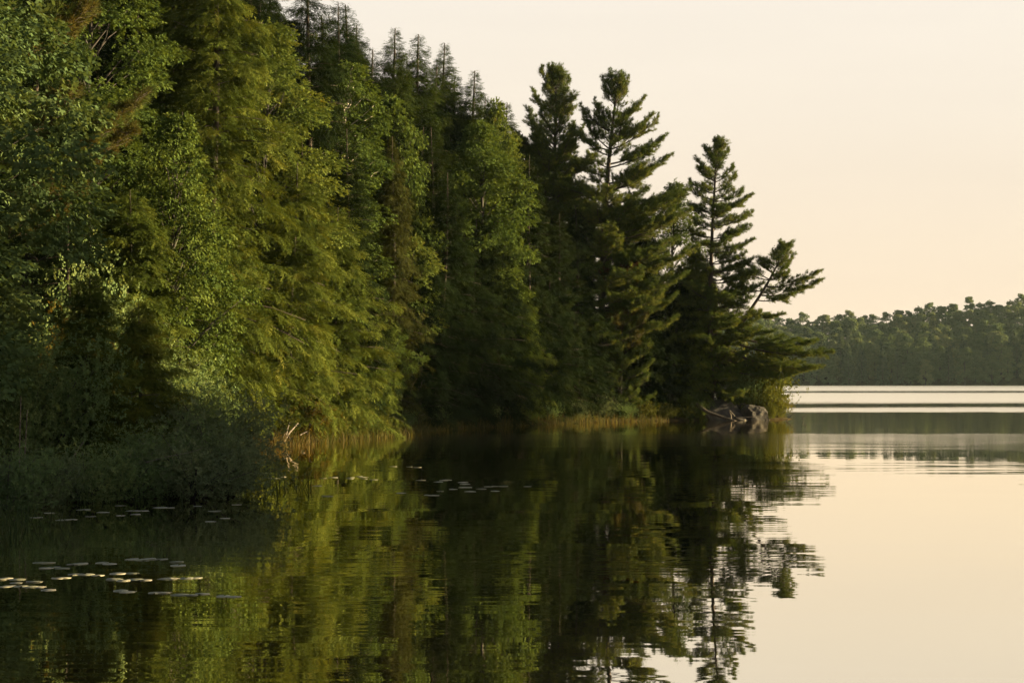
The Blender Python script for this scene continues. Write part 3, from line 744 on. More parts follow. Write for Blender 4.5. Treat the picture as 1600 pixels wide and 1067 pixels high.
# slender pine
b3 = whorls(12.6, 16.2, 0.6, lambda t, a: dirlen(a, 1.9 * (1 - t) ** .7 + 0.35, 1.5 * (1 - t) ** .7 + 0.35), lambda t: 14 + 38 * t, (3, 5), 12, 0.1)
b3 += [(12.1, 0, 2.4, 12), (12.0, 180, 1.2, 10), (11.7, 270, 1.3, 6), (11.2, 12, 2.6, 10), (10.6, 190, 1.4, 6), (10.5, -10, 2.3, 8), (10.0, 90, 1.4, 8), (9.7, 5, 2.5, 6), (9.2, 200, 1.6, 4), (9.0, 330, 2.2, 4),
       (8.6, 15, 2.6, 4), (8.3, 165, 1.9, 2), (7.9, 345, 2.6, 2), (7.5, 210, 2.0, 0), (7.2, 5, 3.0, 0), (6.8, 280, 2.0, -4), (6.5, 320, 2.8, -2), (6.1, 175, 2.2, -4), (5.8, 10, 3.0, -3), (5.3, 300, 2.4, -6), (4.9, 350, 2.8, -5), (4.5, 200, 2.2, -8)]
b3 += whorls(4.0, 12.0, 0.8, lambda t, a: dirlen(a, 2.3 - .4 * t, 1.7 - .4 * t), lambda t: 2 + 8 * t, (2, 4), 44, 0.12)
b3 += whorls(1.5, 7.6, 0.8, lambda t, a: dirlen(a, 2.4, 2.2), lambda t: -6 + 8 * t, (4, 6), 42, 0.12)
pine(1112, 109, 0, [(0, 0), (-0.1, 6), (0.05, 11), (0.35, 16.3)], b3, 'slender white pine with tiered boughs standing clear against the sky', 0.17)
# leaning pine over the water: trunk bends from the outcrop to the right
b4 = whorls(8.0, 9.9, 0.5, lambda t, a: dirlen(a, 1.5 * (1 - t) + 0.45, 1.1 * (1 - t) + 0.4), lambda t: 22 + 25 * t, (3, 5), 15, 0.05)
b4 += [(7.6, 0, 3.3, 4), (8.0, 190, 2.0, 8), (8.0, 300, 1.6, 2), (7.1, 6, 3.7, 2), (7.3, 170, 2.2, 6), (7.2, 60, 1.6, 6), (6.8, 330, 2.2, -4), (6.3, 200, 2.0, 2), (5.9, 15, 2.2, -8), (5.4, 180, 1.8, 0), (5.0, 340, 2.2, -12)]
b4 += whorls(0.8, 3.2, 0.75, lambda t, a: dirlen(a, 2.0, 2.0), lambda t: -8 + 14 * t, (3, 5), 45, 0.12)
b4 += [(4.4, 0, 5.9, -17), (3.9, -12, 5.4, -22), (3.4, 6, 5.4, -17), (4.7, 8, 5.0, -14), (3.0, 345, 4.2, -20), (2.6, 15, 3.6, -14)]
pine(1104, 109.2, 0, [(0, 0), (0.5, 2.4), (1.35, 4.4), (2.6, 6.2), (3.7, 7.9), (4.7, 9.9)], b4, 'leaning white pine whose crooked trunk bends out over the water', 0.17)
# plumed young pine with a rusty bough
b5 = whorls(0.9, 9.2, 0.75, lambda t, a: dirlen(a, 1.9 * (1 - t) + 0.5, 1.6 * (1 - t) + 0.5), lambda t: 18 + 30 * t, (4, 5), 18, 0.05)
b5 += [(8.3, 300, 1.6, 6, RUST), (8.0, 220, 1.5, 10, RUST), (8.5, 0, 1.3, 18, RUST), (5.5, 300, 1.9, 30, BOUGHO), (4.4, 340, 2.2, 34, BOUGHO), (6.4, 330, 1.7, 36, BOUGHO), (3.6, 310, 2.0, 28, BOUGHO), (4.9, 250, 1.8, 20, BOUGHO)]
pine(968, 105.6, 0, [(0, 0), (0.1, 5), (0.0, 9.9)], b5, 'plumed young white pine with a rusty orange dead bough', 0.13)
# left-hand pine, whose boughs sweep into the frame from the left
b6 = [(6.9, -4, 4.7, 13, BOUGHO), (7.1, 5, 4.6, 13), (6.2, 3, 4.2, 14, BOUGHO), (6.35, -7, 4.0, 14), (7.9, 0, 2.7, 12, BOUGHO), (9.8, 0, 3.1, 13, BOUGHO), (10.0, 8, 3.0, 13), (5.2, 0, 3.0, 14, BOUGHO), (11.3, -6, 2.8, 16, BOUGHO), (11.5, 10, 2.6, 18), (12.6, -8, 2.4, 24)]
b6 += whorls(6, 16, 1.1, lambda t, a: 0 if math.cos(math.radians(a)) > 0.7 else 3.2 * (1 - t) + .5, lambda t: 10 + 30 * t, (4, 5), 22, 0.1)
pine(-48, 46, 0, [(0, 0), (0.1, 8), (0.0, 16.2)], b6, 'white pine at the left edge sweeping long tawny boughs into the wood', 0.24)

# ------------------------------------------------------------------ shrubs
def arch_shrub(name, H, R, seed, mat, n=900, leaf=0.13, templs=None, stems=14):
    r = np.random.default_rng(seed); gt = Geo(); g = Geo(); ph = r.random() * 6
    ends = []
    for i in range(stems):
        az = 2.4 * i + 0.4 * r.normal(); l = 0.35 + 0.65 * math.sqrt(r.random())
        e = np.array([math.cos(az) * R * l, math.sin(az) * R * l, H * (1.0 - 0.55 * l * l) * (0.7 + 0.4 * lump(az, 2, ph))])
        tube(gt, [(0.1 * math.cos(az), 0.1 * math.sin(az), 0), e * np.array([0.45, 0.45, 0.6]), e], [0.022, 0.014, 0.005], 4)
        ends.append(e)
        m = n // stems
        v = 0.30 + 0.75 * r.random(m)
        P = np.outer(v, e) * np.stack([np.ones(m), np.ones(m), (1.15 - 0.15 * v)], 1) + r.normal(size=(m, 3)) * np.array([0.20 * R, 0.20 * R, 0.14 * H])
        P[:, 2] = np.maximum(P[:, 2], 0.04 + 0.1 * r.random(m))
        A = norm(r.normal(size=(m, 3))) + np.array([0, 0, 0.7]) + 0.5 * norm(P * np.array([1, 1, 0]))
        U = r.normal(size=(m, 3)) * 0.6 + np.array([0, 0, 1.0])
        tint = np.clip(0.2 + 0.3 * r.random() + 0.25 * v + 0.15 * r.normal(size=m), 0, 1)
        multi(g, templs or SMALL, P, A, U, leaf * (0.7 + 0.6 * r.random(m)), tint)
    return gt.mesh(name + '_stems', [M_BARKG], True), g.mesh(name + '_leaves', [mat]), H
SH = {}
SH['dark'] = arch_shrub('shrub_dark', 1.7, 1.25, 31, M_SHR, 2600, 0.13, stems=22)
SH['fine'] = arch_shrub('shrub_fine', 1.5, 1.2, 32, M_SHRG, 3000, 0.11, stems=26)
SH['sunny'] = arch_shrub('shrub_sunny', 1.4, 1.1, 33, M_SHRY, 1300, 0.17, stems=16)
SH['gold'] = arch_shrub('shrub_gold', 1.8, 0.9, 34, M_GOLD, 700, 0.15, stems=12)
SH['tall'] = arch_shrub('shrub_tall', 3.6, 1.7, 35, M_SHR, 4200, 0.17, stems=30)
def shrub(kind, px, Y, H, label, group=None, wide=1.0, dz=0, name='shrub'):
    tm, cm, H0 = SH[kind]; x = X(px, Y); s = H / H0
    root = empty(name, (x, Y, max(gz(x, Y), 0.0) - 0.05 + dz), random.uniform(0, 6.28), (s * wide, s * wide, s))
    tag(root, label, 'shrub', group)
    link('stems', tm, root); link('leaves', cm, root)
    return root
for px, Y, H, k, wd, lab in (
        (350, 38.6, 1.5, 'fine', 1.05, 'grey-green bush at the tip of the near bank beside the open water'),
        (305, 37.4, 1.45, 'fine', 1.15, 'rounded grey-green bush second from the tip of the near bank'),
        (262, 38.4, 1.45, 'dark', 1.1, 'dense dark bush midway along the near bank'),
        (205, 36.8, 1.20, 'dark', 1.1, 'low dark bush hanging over the pond stems on the near bank'),
        (135, 36.2, 1.25, 'dark', 1.0, 'shaded low bush with a few pale leaves near the left end of the bank'),
        (60, 34.8, 1.15, 'fine', 1.0, 'black-green bush nearest the left edge above the pond stems'),
        (10, 34.2, 1.3, 'dark', 1.0, 'bush cut off by the left edge of the frame above the pond stems'),
        (335, 42.0, 2.0, 'fine', 1.0, 'upright feathery bush rising behind the tip of the near bank'),
        (285, 43.0, 2.6, 'tall', 0.9, 'tall loose shrub touched by gold behind the near bank bushes'),
        (215, 42.0, 3.9, 'young', 0.95, 'shaded young hemlock in the middle of the near bank'),
        (140, 40.5, 4.2, 'young', 0.95, 'dark young hemlock behind the thin pale saplings'),
        (70, 39.5, 3.6, 'tall', 0.95, 'tallest shaded shrub by the left edge under the cool green maple'),
        (5, 38.5, 3.2, 'tall', 0.9, 'dark shrub cut by the left edge under the cool green maple'),
        (330, 47.5, 2.3, 'tall', 0.8, 'loose green shrub between the near bank and the lit hemlocks'),
        (105, 46, 5.2, 'tall', 0.75, 'high dark shrub under the sweeping pine boughs'),
        (250, 50, 3.6, 'tall', 0.85, 'broad green shrub at the foot of the bright young hemlock')):
    if k == 'young': tree('hemY', HEM, px, Y, H, lab, wide=1.25)
    else: shrub(k, px, Y, H, lab, 'bushes on the near bank', wd)
shrub('gold', 112, 43.5, 4.0, 'yellowing small-leaved shrub glowing below the pine boughs at left', wide=0.55, name='yellow_shrub')
shrub('gold', 262, 47, 2.0, 'sparse golden shrub peeping out above the near bank bushes', wide=0.8, name='yellow_shrub')
shrub('gold', 478, 70.5, 1.9, 'golden-leaved shrub under the sunlit hemlocks behind the reeds', wide=1.1, name='yellow_shrub')
gr = 'low shrubs along the reed line'
for i, (px, Y, H, k) in enumerate(((425, 69, 1.2, 'sunny'), (510, 72.5, 1.2, 'sunny'), (552, 75.5, 1.3, 'sunny'), (585, 78, 0.9, 'sunny'), (625, 84, 1.0, 'dark'), (665, 88, 1.3, 'dark'), (715, 93, 1.0, 'dark'), (760, 95.5, 1.0, 'dark'),
                    (805, 98, 0.9, 'sunny'), (850, 100, 1.2, 'dark'), (890, 102, 1.3, 'fine'), (935, 103.5, 1.3, 'fine'), (972, 105, 1.2, 'dark'), (1005, 106, 1.1, 'sunny'), (1040, 107, 1.0, 'sunny'), (1068, 107.6, 0.9, 'sunny'))):
    shrub(k, px, Y, H, 'sun-touched low shrub behind the reed line at the edge of the wood' if k == 'sunny' else 'dark low shrub behind the reed line at the edge of the wood', gr)
shrub('sunny', 1196, 109.3, 2.2, 'sunlit leafy shrub at the right end of the granite outcrop against the bright water', wide=0.72)
shrub('sunny', 1203, 108.6, 0.9, 'small sunlit shrub in front of the blocky boulder at the waterline', wide=0.7)
shrub('dark', 1093, 108.4, 1.1, 'dark shrub over the top of the driftwood log', wide=1.1)
tree('hemY', HEM, 1082, 108.5, 4.2, 'small hemlock whose low sprays overhang the driftwood log', wide=1.0)
shrub('sunny', 1214, 109.8, 1.5, 'small bright shrub leaning over the water beyond the outcrop', wide=0.8)
shrub('dark', 1165, 110, 3.2, 'shaded shrub on top of the granite outcrop under the leaning pine', wide=0.7)
shrub('sunny', 1180, 111, 4.6, 'tall pale green shrub behind the leaning pine', wide=0.6)

# ------------------------------------------------------------------ granite outcrop
def boulder(seed, size, planes):
    r = np.random.default_rng(seed)
    bm = bmesh.new(); bmesh.ops.create_icosphere(bm, subdivisions=5, radius=1.0)
    V = np.array([v.co for v in bm.verts])
    for n_, d in planes:
        n_ = np.array(n_, float); n_ /= np.linalg.norm(n_)
        k = V @ n_ - d
        V -= np.outer(np.maximum(k, 0) * 0.96, n_)
    for f, a in ((2.2, 0.05), (5.1, 0.022), (11.0, 0.010), (23, 0.005)):
        p = r.random((3, 3)) * 6
        V += a * np.stack([np.sin(f * V[:, 1] + p[0, 0]) * np.cos(f * V[:, 2] + p[0, 1]), np.sin(f * V[:, 2] + p[1, 0]) * np.cos(f * V[:, 0] + p[1, 1]), np.sin(f * V[:, 0] + p[2, 0]) * np.cos(f * V[:, 1] + p[2, 1])], 1)
    from mathutils import noise as mn
    for f, a in ((1.6, 0.10), (3.7, 0.05), (8.0, 0.028)):
        V += V / np.linalg.norm(V, axis=1)[:, None] * a * np.array([mn.ridged_multi_fractal(Vector(v) * f + Vector((seed, 0, 0)), 1.0, 2.0, 3, 1.0, 1.5) - 1.0 for v in V])[:, None] * 0.28
    V *= np.array(size) * 0.95
    for v, c in zip(bm.verts, V): v.co = c
    me = bpy.data.meshes.new('granite'); bm.to_mesh(me); bm.free()
    me.materials.append(M_ROCK)
    return me
def rock(px, Y, z, size, seed, planes, rz, label):
    o = link('rock', boulder(seed, size, planes)); o.location = (X(px, Y), Y, z); o.rotation_euler = (0, 0, rz)
    o.scale = (0.95, 0.95, 0.86); tag(o, label, 'rock', 'granite outcrop on the point')
rock(1128, 108.3, 0.35, (1.75, 1.3, 1.25), 1, [((0.3, -0.8, 0.55), 0.55), ((-0.4, -0.2, 0.8), 0.6), ((0.7, -0.3, 0.4), 0.62), ((0, -1, 0.1), 0.72)], 0.1, 'large sloping granite slab at the left of the outcrop')
rock(1181, 108.0, 0.25, (1.05, 0.95, 1.0), 2, [((0.1, -0.6, 0.8), 0.58), ((0.2, -1, -0.1), 0.62), ((1, -0.1, 0.2), 0.68), ((-0.9, -0.4, 0.1), 0.7), ((0.2, 0.1, 1), 0.7)], 0.15, 'blocky granite boulder with dark front face at the right of the outcrop')
rock(1150, 109.6, 1.05, (1.3, 1.0, 1.0), 3, [((0.2, -0.7, 0.7), 0.6), ((0, 0.1, 1), 0.66), ((-0.7, -0.5, 0.3), 0.66)], 0.4, 'upper granite shelf under the leaning pine')
rock(1090, 109.4, 0.5, (1.2, 0.9, 0.8), 4, [((-0.3, -0.7, 0.7), 0.6), ((0.5, -0.6, 0.5), 0.62)], -0.2, 'half-hidden granite block behind the driftwood log')
rock(1158, 107.3, 0.0, (0.5, 0.4, 0.28), 5, [((0, -0.5, 0.9), 0.6), ((0.6, -0.6, 0.3), 0.7)], 0.5, 'small granite stone at the waterline below the outcrop')

# ------------------------------------------------------------------ driftwood, snags, saplings
def wood(name, label, cat, polys, mat, group=None):
    g = Geo()
    for pts, r0, r1 in polys:
        P = []
        for i in range(len(pts) - 1):
            for t in np.linspace(0, 1, 4, endpoint=False):
                P.append(np.array(pts[i]) * (1 - t) + np.array(pts[i + 1]) * t)
        P.append(np.array(pts[-1])); P = np.array(P)
        P[1:-1] = 0.25 * P[:-2] + 0.5 * P[1:-1] + 0.25 * P[2:]
        tube(g, P, np.linspace(r0, r1, len(P)), 7)
    V0 = np.concatenate(g.V); c = V0.mean(0); c[2] = V0[:, 2].min()
    g.V = [v - c.astype(np.float32) for v in g.V]
    o = link(name, g.mesh(name, [mat], True)); o.location = c
    return tag(o, label, cat, group)
def W(px, py, Y): return (X(px, Y), Y, Z(py, Y))
wood('driftwood_log', 'grey driftwood log sloping into the water at the left of the outcrop', 'log', [([W(1088, 632, 107.4), W(1105, 644, 107.0), W(1130, 652, 106.6), W(1150, 658, 106.3)], 0.12, 0.05)], M_WET)
wood('snag', 'short pale broken branch standing at the waterline below the outcrop', 'branch', [([W(1142, 659, 106.6), W(1142, 648, 106.6), W(1139, 641, 106.6)], 0.05, 0.025), ([W(1140, 642, 106.6), W(1148, 650, 106.4)], 0.05, 0.03)], M_DEAD)
wood('driftwood_stick', 'pale stick lying flat at the waterline below the boulder', 'branch', [([W(1150, 652.5, 106.8), W(1166, 651.5, 106.7), W(1178, 651, 106.6)], 0.04, 0.02)], M_DEAD)
wood('water_twig', 'single dark twig slanting out of the water beyond the point', 'branch', [([W(1228, 657, 106), W(1236, 649, 106), W(1243, 643.5, 106)], 0.025, 0.012)], M_WET)
wood('water_twig', 'forked pale twig poking out of the water right of the slanting twig', 'branch', [([W(1255, 656, 106.5), W(1253, 652, 106.5), W(1260, 647, 106.5)], 0.02, 0.01), ([W(1253, 652, 106.5), W(1259, 650, 106.5)], 0.015, 0.008)], M_WET)
wood('fallen_branch', 'dark fallen branch slanting through the russet sedge', 'branch', [([W(398, 671, 66.5), W(418, 682, 66.3), W(440, 694, 66)], 0.055, 0.04), ([W(418, 682, 66.3), W(424, 672, 66.4)], 0.03, 0.012)], M_WET)
wood('fallen_branch', 'pale forked dead branch standing out of the sedge', 'branch', [([W(442, 692, 66.4), W(452, 676, 66.8), W(466, 661, 67.2)], 0.05, 0.02), ([W(446, 686, 66.5), W(450, 668, 66.8), W(453, 660, 67)], 0.03, 0.012), ([W(440, 688, 66.4), W(446, 676, 66.4)], .02, .01), ([W(450, 680, 66.6), W(456, 690, 66.4)], .025, .012)], M_DEAD)
wood('fallen_branch', 'small pale stick leaning against the shrubs behind the reeds', 'branch', [([W(468, 680, 69.5), W(480, 674, 69.8)], 0.03, 0.015)], M_DEAD)
wood('bent_branch', 'bleached bare branch arching out of the reeds in front of the dark hollow', 'branch', [([W(638, 672, 84), W(641, 660, 84.2), W(650, 651, 84.4), W(664, 647, 84.6)], 0.04, 0.015)], M_DEAD)
for px, py0, py1, dx, lab in ((31, 740, 618, 2, 'thin pale bare sapling nearest the left edge'), (39, 742, 640, 4, 'second thin pale sapling just right of the first'), (105, 735, 690, 26, 'pale bare stem slanting right behind the low bushes')):
    wood('sapling', lab, 'sapling', [([W(px, py0, 36.8), W(px + dx * 0.4, (py0 + py1) / 2, 36.8), W(px + dx, py1, 36.8)], 0.016, 0.008)], M_DEAD)
wood('bent_branch', 'pale bare twig arching over the near bank bushes', 'branch', [([W(228, 722, 36.2), W(262, 713, 36.2), W(300, 706, 36.4), W(316, 700, 36.6)], 0.006, 0.003)], M_DEAD)

# ------------------------------------------------------------------ reeds and sedge
def blades(name, pts, h, mat, lean=0.12, wd=0.012, seed=0):
    r = np.random.default_rng(seed); n = len(pts); P = np.asarray(pts, float)
    hh = h * (0.3 + 1.05 * r.random(n) ** 1.3); a = r.random(n) * 6.28
    s = np.stack([np.cos(a), np.sin(a), 0 * a], 1) * wd * (0.6 + 0.8 * r.random(n))[:, None]
    ln = r.normal(size=(n, 2)) * lean
    mid = P + np.stack([ln[:, 0] * hh * 0.35, ln[:, 1] * hh * 0.35, hh * 0.6], 1)
    tip = P + np.stack([ln[:, 0] * hh * 1.3, ln[:, 1] * hh * 1.3, hh], 1)
    V = np.stack([P - s, P + s, mid - s * 0.8, mid + s * 0.8, tip], 1).reshape(-1, 3)
    k = (np.arange(n) * 5)[:, None]
    T = np.concatenate([k + np.array([[0, 1, 3]]), k + np.array([[0, 3, 2]]), k + np.array([[2, 3, 4]])], 0)
    tint = np.repeat(np.clip(0.45 + 0.25 * r.normal(size=n), 0, 1), 5)
    return mesh_np(name, V, T, [mat], tint)
def along(poly, n, out0, out1, seed, clump=0.0):
    """points scattered off a shoreline polyline, out0..out1 metres outwards (to the lake)"""
    r = np.random.default_rng(seed); P = np.array(poly, float); d = np.diff(P, axis=0); l = np.hypot(d[:, 0], d[:, 1])
    c = np.concatenate([[0], np.cumsum(l)]); t = r.random(n) * c[-1]
    if clump: t = (t + clump * np.sin(t * 3.1) * r.random(n) + 0.6 * clump * np.sin(t * 7.7)) % c[-1]
    i = np.clip(np.searchsorted(c, t) - 1, 0, len(l) - 1)
    q = P[i] + d[i] * ((t - c[i]) / l[i])[:, None]
    nv = np.stack([d[i][:, 1], -d[i][:, 0]], 1) / l[i][:, None]
    q = q + nv * (out0 + (out1 - out0) * r.random(n))[:, None]
    z = land_h(q[:, 0], q[:, 1]).clip(-0.12, 2)
    return np.stack([q[:, 0], q[:, 1], z], 1)
cove = [(-10.2, 62), (-9.2, 66), (-7.9, 70.5), (-6.6, 75), (-5.0, 82), (-3.2, 89), (-0.5, 95), (3.4, 101), (6.5, 104.5), (8.6, 106.3)]
p1 = np.concatenate([along(cove[:5], 2000, -0.7, 1.5, 1, 1.2), along(cove[4:], 2600, -0.5, 0.9, 2, 1.0)])
o = link('reeds', blades('reeds', p1, 0.44, M_REED, wd=0.013, lean=0.3, seed=3)); tag(o, 'golden reeds standing in a thin strip along the foot of the wood', 'reeds', kind='stuff')
p2 = along([(-11.0, 59), (-9.9, 64.5), (-8.6, 68)], 1300, -0.6, 1.6, 4)
o = link('sedge', blades('sedge', p2, 0.55, M_SEDGE, lean=0.25, wd=0.018, seed=5)); tag(o, 'russet sedge at the head of the cove behind the near bank', 'sedge', kind='stuff')
bank = [(-14.5, 29), (-10.8, 34.2), (-8.4, 36.6), (-6.6, 37.8), (-5.9, 39.8), (-6.1, 42.5)]
p3 = along(bank, 420, 0.0, 1.6, 6, 0.9)
r3 = np.random.default_rng(8); q = np.stack([X(r3.normal(25, 28, 160), 1.0), np.ones(160), np.zeros(160)], 1)
yy = 27 + 5.5 * r3.random(160); q = np.stack([(r3.normal(15, 30, 160) - 800) / F * yy, yy, np.full(160, -0.05)], 1)
p3 = np.concatenate([p3, q])
o = link('pond_stems', blades('pond_stems', p3, 0.42, M_REEDG, lean=0.35, wd=0.009, seed=9)); tag(o, 'thin grey-green pond stems standing in the shallows below the near bank', 'water plants', kind='stuff')

# ------------------------------------------------------------------ lily pads
def pad_mesh():
    V = [(0, 0, 0.006)]; T = []; n = 14
    for i in range(n):
        a = math.radians(14 + 332 * i / (n - 1)); rr = 1 + 0.04 * math.sin(5 * a)
        V.append((rr * math.cos(a), rr * math.sin(a), 0.012 + 0.02 * max(0, math.sin(3 * a))))
    T = [(0, i, i + 1) for i in range(1, n)]
    V2 = [(x, y, -0.05) for x, y, z in V[1:]]; o_ = len(V)
    V += V2
    for i in range(n - 1): T += [(1 + i, o_ + i, o_ + i + 1), (1 + i, o_ + i + 1, 2 + i)]
    return mesh_np('lily_pad', V, T, [M_PAD])
PADM = pad_mesh()
def pads(rows, label, group, seed, size=(0.075, 0.115)):
    r = random.Random(seed)
    for px, py, ln, n in rows:            # a streak of n pads around (px, py), ln pixels long
        for i in range(n):
            py_ = py + r.uniform(-1.2, 1.2); Y = YW(py_); px_ = px + (i + 0.5 - n / 2) * ln / n + r.uniform(-3, 3)
            o = link('lily_pad', PADM); s = r.uniform(*size)
            o.location = (X(px_, Y), Y, 0.002 + 0.004 * r.random()); o.rotation_euler = (r.uniform(-.04, .04), r.uniform(-.04, .04), r.uniform(0, 6.28)); o.scale = (s, s * r.uniform(0.8, 1), s * 0.6)
            tag(o, label, 'lily pad', group)
pads([(70, 879, 28, 2), (122, 880.5, 30, 2), (166, 879, 28, 2), (228, 873, 62, 4), (85, 886, 44, 3), (8, 903, 24, 2), (30, 904, 16, 1), (95, 902, 24, 2), (138, 897, 50, 3), (187, 896, 16, 1), (210, 894, 10, 1), (185, 905.5, 28, 2), (222, 904.5, 30, 2),
      (265, 903.5, 30, 2), (300, 902, 20, 2), (12, 914.5, 26, 2), (50, 916, 40, 3), (76, 920, 22, 1), (55, 907, 16, 1), (30, 909, 12, 1), (195, 923, 30, 2), (250, 925, 35, 2), (302, 927.5, 52, 3), (358, 931, 38, 2), (277, 877, 12, 1), (280, 882, 6, 1)],
     'pale round lily pad floating in the open scatter at lower left', 'lily pads scattered at lower left', 3)
pads([(192, 790, 18, 1), (215, 797, 26, 2), (165, 799, 14, 1), (105, 811, 36, 2), (78, 802, 10, 1), (60, 808, 8, 1), (192, 804, 18, 1), (213, 804, 12, 1), (252, 794, 14, 1), (268, 793, 12, 1), (338, 799, 12, 1), (355, 810, 20, 1), (327, 815, 8, 1), (310, 791, 10, 1), (372, 789, 12, 1), (131, 795, 12, 1), (145, 806, 10, 1)],
     'small pale lily pad in the shade close under the near bank bushes', 'lily pads under the near bank', 4, (0.09, 0.14))
pads([(430, 746, 42, 3), (513, 746.5, 22, 2), (560, 745, 32, 3), (575, 748, 26, 2), (545, 747, 10, 1), (612, 729, 16, 1), (637, 728.5, 12, 1), (651, 729.5, 8, 1), (514, 774, 12, 1), (625, 771, 10, 1), (495, 759, 8, 1)],
     'tiny pale lily pad in the thin line off the sunny cove', 'lily pads off the cove', 5, (0.09, 0.14))
pads([(683, 752, 6, 1), (695, 750.5, 14, 2), (725, 757, 6, 1), (708, 763, 8, 1), (728, 761, 16, 2), (690, 767, 12, 1), (675, 774, 8, 1), (724, 754.5, 12, 1), (750, 763, 6, 1), (770, 760, 16, 2), (773, 766, 8, 1), (787, 758.5, 5, 1), (735, 768, 12, 1), (667, 774.5, 5, 1), (655, 750.5, 8, 1), (825, 760.5, 6, 1)],
     'tiny pale lily pad in the small cluster before the dark hollow', 'lily pads before the dark hollow', 6, (0.09, 0.14))

# ------------------------------------------------------------------ far shore forest
def far_broad(name, seed, H=16, R=4.2):
    r = np.random.default_rng(seed); g = Geo()
    tube(g, [(0, 0, 0), (0, 0, H * 0.8)], [0.25, 0.08], 5, 0, 0.5)
    for i in range(64):
        t = r.random(); az = r.random() * 6.28; pr = math.sin(math.pi * (0.20 + 0.785 * t)) ** 0.62
        rad = R * pr * math.sqrt(r.random()) * 0.85; c = np.array([rad * math.cos(az), rad * math.sin(az), H * (0.10 + 0.84 * t)])
        n = 56; q = norm(r.normal(size=(n, 3))); cr = R * (0.16 + 0.13 * r.random())
        P = c + q * np.array([cr, cr, cr * 0.7]) * (0.75 + 0.3 * r.random(n))[:, None]
        A = r.normal(size=(n, 3)); U = q + 0.5 * r.normal(size=(n, 3))
        multi(g, FARL, P, A, U, 0.55 * (0.7 + 0.6 * r.random(n)), np.clip(0.35 + 0.25 * r.random() + 0.12 * r.normal(size=n), 0, 1), 1)
    return g.mesh(name, [M_BARKG, M_FAR])
def far_conifer(name, seed, H=17, R=2.6):
    r = np.random.default_rng(seed); g = Geo()
    tube(g, [(0, 0, 0), (0, 0, H)], [0.22, 0.03], 5, 0, 0.5)
    for i in range(95):
        t = (i / 95) ** 1.0; az = 2.4 * i; Lb = R * (1 - t) ** 0.8 * (0.6 + 0.6 * r.random()) + 0.3; n = 26
        u = r.random(n) ** 0.7; z = H * (0.08 + 0.9 * t)
        wv = 0.35 * Lb * r.normal(size=n) * (1.1 - u)
        P = np.stack([u * Lb * math.cos(az) - wv * math.sin(az), u * Lb * math.sin(az) + wv * math.cos(az), z + 0.1 * Lb * u - 0.35 * Lb * u * u + 0.1 * r.normal(size=n)], 1)
        A = np.stack([np.full(n, math.cos(az)), np.full(n, math.sin(az)), -0.2 + 0 * u], 1) + 0.4 * r.normal(size=(n, 3))
        multi(g, FARL, P, A, np.array([[0, 0, 1.0]]) + 0.5 * r.normal(size=(n, 3)), 0.55, np.clip(0.3 + 0.4 * r.random() + 0.15 * r.normal(size=n), 0, 1), 1)
    return g.mesh(name, [M_BARK, M_FARC])
FARL = [(np.array([(0, -.5, 0), (0.9, -.3, 0.1), (0.3, 0.6, 0.1)]), np.array([(0, 1, 2)])), (np.array([(0, -.3, 0), (1.0, 0, -0.1), (0.3, 0.5, 0.1)]), np.array([(0, 1, 2)]))]
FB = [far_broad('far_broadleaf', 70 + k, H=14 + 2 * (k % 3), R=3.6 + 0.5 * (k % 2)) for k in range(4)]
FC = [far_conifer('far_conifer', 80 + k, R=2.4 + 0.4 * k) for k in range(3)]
rf = random.Random(5)
cnt = 0
for row, Yr in enumerate((694, 701, 709, 718, 728, 740, 754, 770, 788)):
    x = 66 + rf.uniform(0, 4)
    while x < 246:
        Y = Yr + rf.uniform(-3, 3)
        con = rf.random() < (0.40 if row < 4 else 0.0)
        s = rf.uniform(0.85, 1.1) * (1 if row < 7 else 0.93) * (0.86 if row == 0 else 1.0)
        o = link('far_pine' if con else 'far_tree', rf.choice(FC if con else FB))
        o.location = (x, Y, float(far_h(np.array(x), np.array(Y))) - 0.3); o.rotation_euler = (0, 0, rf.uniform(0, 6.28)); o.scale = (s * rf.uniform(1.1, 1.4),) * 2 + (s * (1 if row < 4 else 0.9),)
        tag(o, 'hazy conifer on the wooded shore across the lake' if con else 'hazy round-crowned tree on the wooded shore across the lake', 'tree', 'trees on the far shore')
        cnt += 1
        x += rf.uniform(4.2, 7.2) * (1 if row < 4 else 1.2 if row < 7 else 0.85)
# ------------------------------------------------------------------ trees on the near bank that shade the cove's near side
gr = 'tall trees on the right-hand near bank'
for x, y, k, H in ((21, 30, 'mapB', 11), (23, 36, 'hemD', 14), (20, 33, 'mapA', 9), (26, 40, 'hemA', 17), (22, 41, 'mapB', 9), (28, 44, 'hemD', 13), (30, 37, 'mapA', 16), (33, 42, 'hemA', 15), (25, 46, 'mapS', 7), (24, 25, 'hemA', 15), (27, 31, 'hemD', 13), (24, 45, 'hemD', 12), (29, 48, 'hemA', 14), (25.5, 49, 'mapB', 9), (32, 47, 'hemD', 15)):
    tm, cm, H0 = ARCH[k]; s = H / H0
    root = empty(HEM if k.startswith('hem') else MAP, (x, y, float(near_h(np.array(float(x)), np.array(float(y)))) - 0.1), random.uniform(0, 6.28), (s * 1.35, s * 1.35, s))
    tag(root, 'tall tree on the near bank to the right of the view, shading the bushes', 'tree', gr)
    link('trunk', tm, root); link('crown', cm, root)

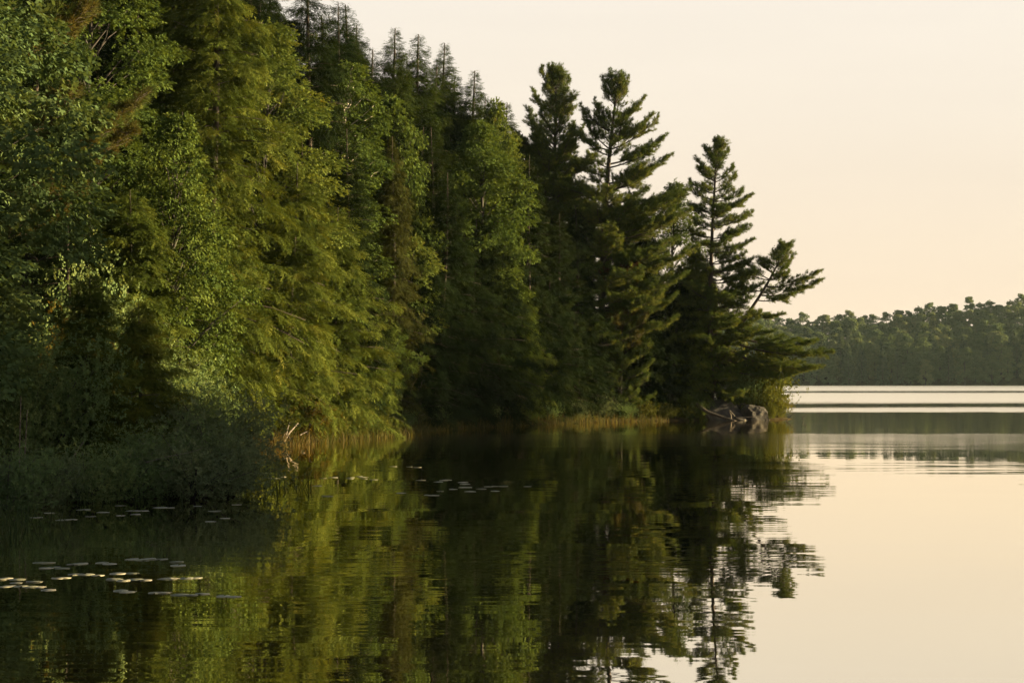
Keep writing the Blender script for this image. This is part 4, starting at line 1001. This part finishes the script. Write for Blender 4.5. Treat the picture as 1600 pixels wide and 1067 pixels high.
# ------------------------------------------------------------------ wooded islet unseen at right, added to throw shade into the hollow
def shade_islet_h(x, y):
    d = np.hypot((x - 74) / 11.0, (y - 104.5) / 13.0)
    return np.clip(1.5 * (1.05 - d) + 0.12 * np.sin(x * 1.3) * np.cos(y * 1.1), -1.0, 2)
o = link('shade_islet', grid_mesh('shade_islet', np.arange(58, 92, 1.0), np.arange(86, 124, 1.0), shade_islet_h, M_GROUND)); tag(o, kind='structure')
gr = 'trees on the added island shading the hollow'
for x, y, k, H in ((70, 95.5, 'hemD', 16), (73, 98.5, 'hemA', 18), (69, 101.5, 'mapA', 13), (75, 103, 'hemD', 20), (71, 106, 'hemA', 19), (77, 107.5, 'mapB', 18), (72, 110.5, 'hemD', 17), (78, 100, 'hemA', 19), (76, 112.5, 'hemA', 12)):
    tm, cm, H0 = ARCH[k]; s = (H + 0.3) / H0
    root = empty(HEM if k.startswith('hem') else MAP, (x, y, float(shade_islet_h(np.array(float(x)), np.array(float(y)))) - 0.1), random.uniform(0, 6.28), (s * 1.15, s * 1.15, s))
    tag(root, 'tall tree on the island added out of view at right to shade the hollow', 'tree', gr)
    link('trunk', tm, root); link('crown', cm, root)

# ------------------------------------------------------------------ haze
def haze_box():
    m, n, o = newmat('evening haze')
    v = n.nodes.new('ShaderNodeVolumePrincipled')
    v.inputs['Color'].default_value = (0.72, 0.95, 1.0, 1)
    v.inputs['Density'].default_value = 0.00004
    v.inputs['Anisotropy'].default_value = 0.2
    n.links.new(v.outputs[0], o.inputs['Volume'])
    x0, x1, y0, y1, z0, z1 = -1200, 1200, -500, 1560, -2.6, 62
    V = [(x, y, z) for z in (z0, z1) for y in (y0, y1) for x in (x0, x1)]
    Q = [(0, 2, 3, 1), (4, 5, 7, 6), (0, 1, 5, 4), (2, 6, 7, 3), (0, 4, 6, 2), (1, 3, 7, 5)]
    me = bpy.data.meshes.new('haze'); me.from_pydata(V, [], Q); me.materials.append(m)
    o = link('haze', me); tag(o, kind='stuff')
haze_box()
tot = sum(len(m.polygons) for m in bpy.data.meshes)
print('unique tris', tot, 'far trees', cnt)
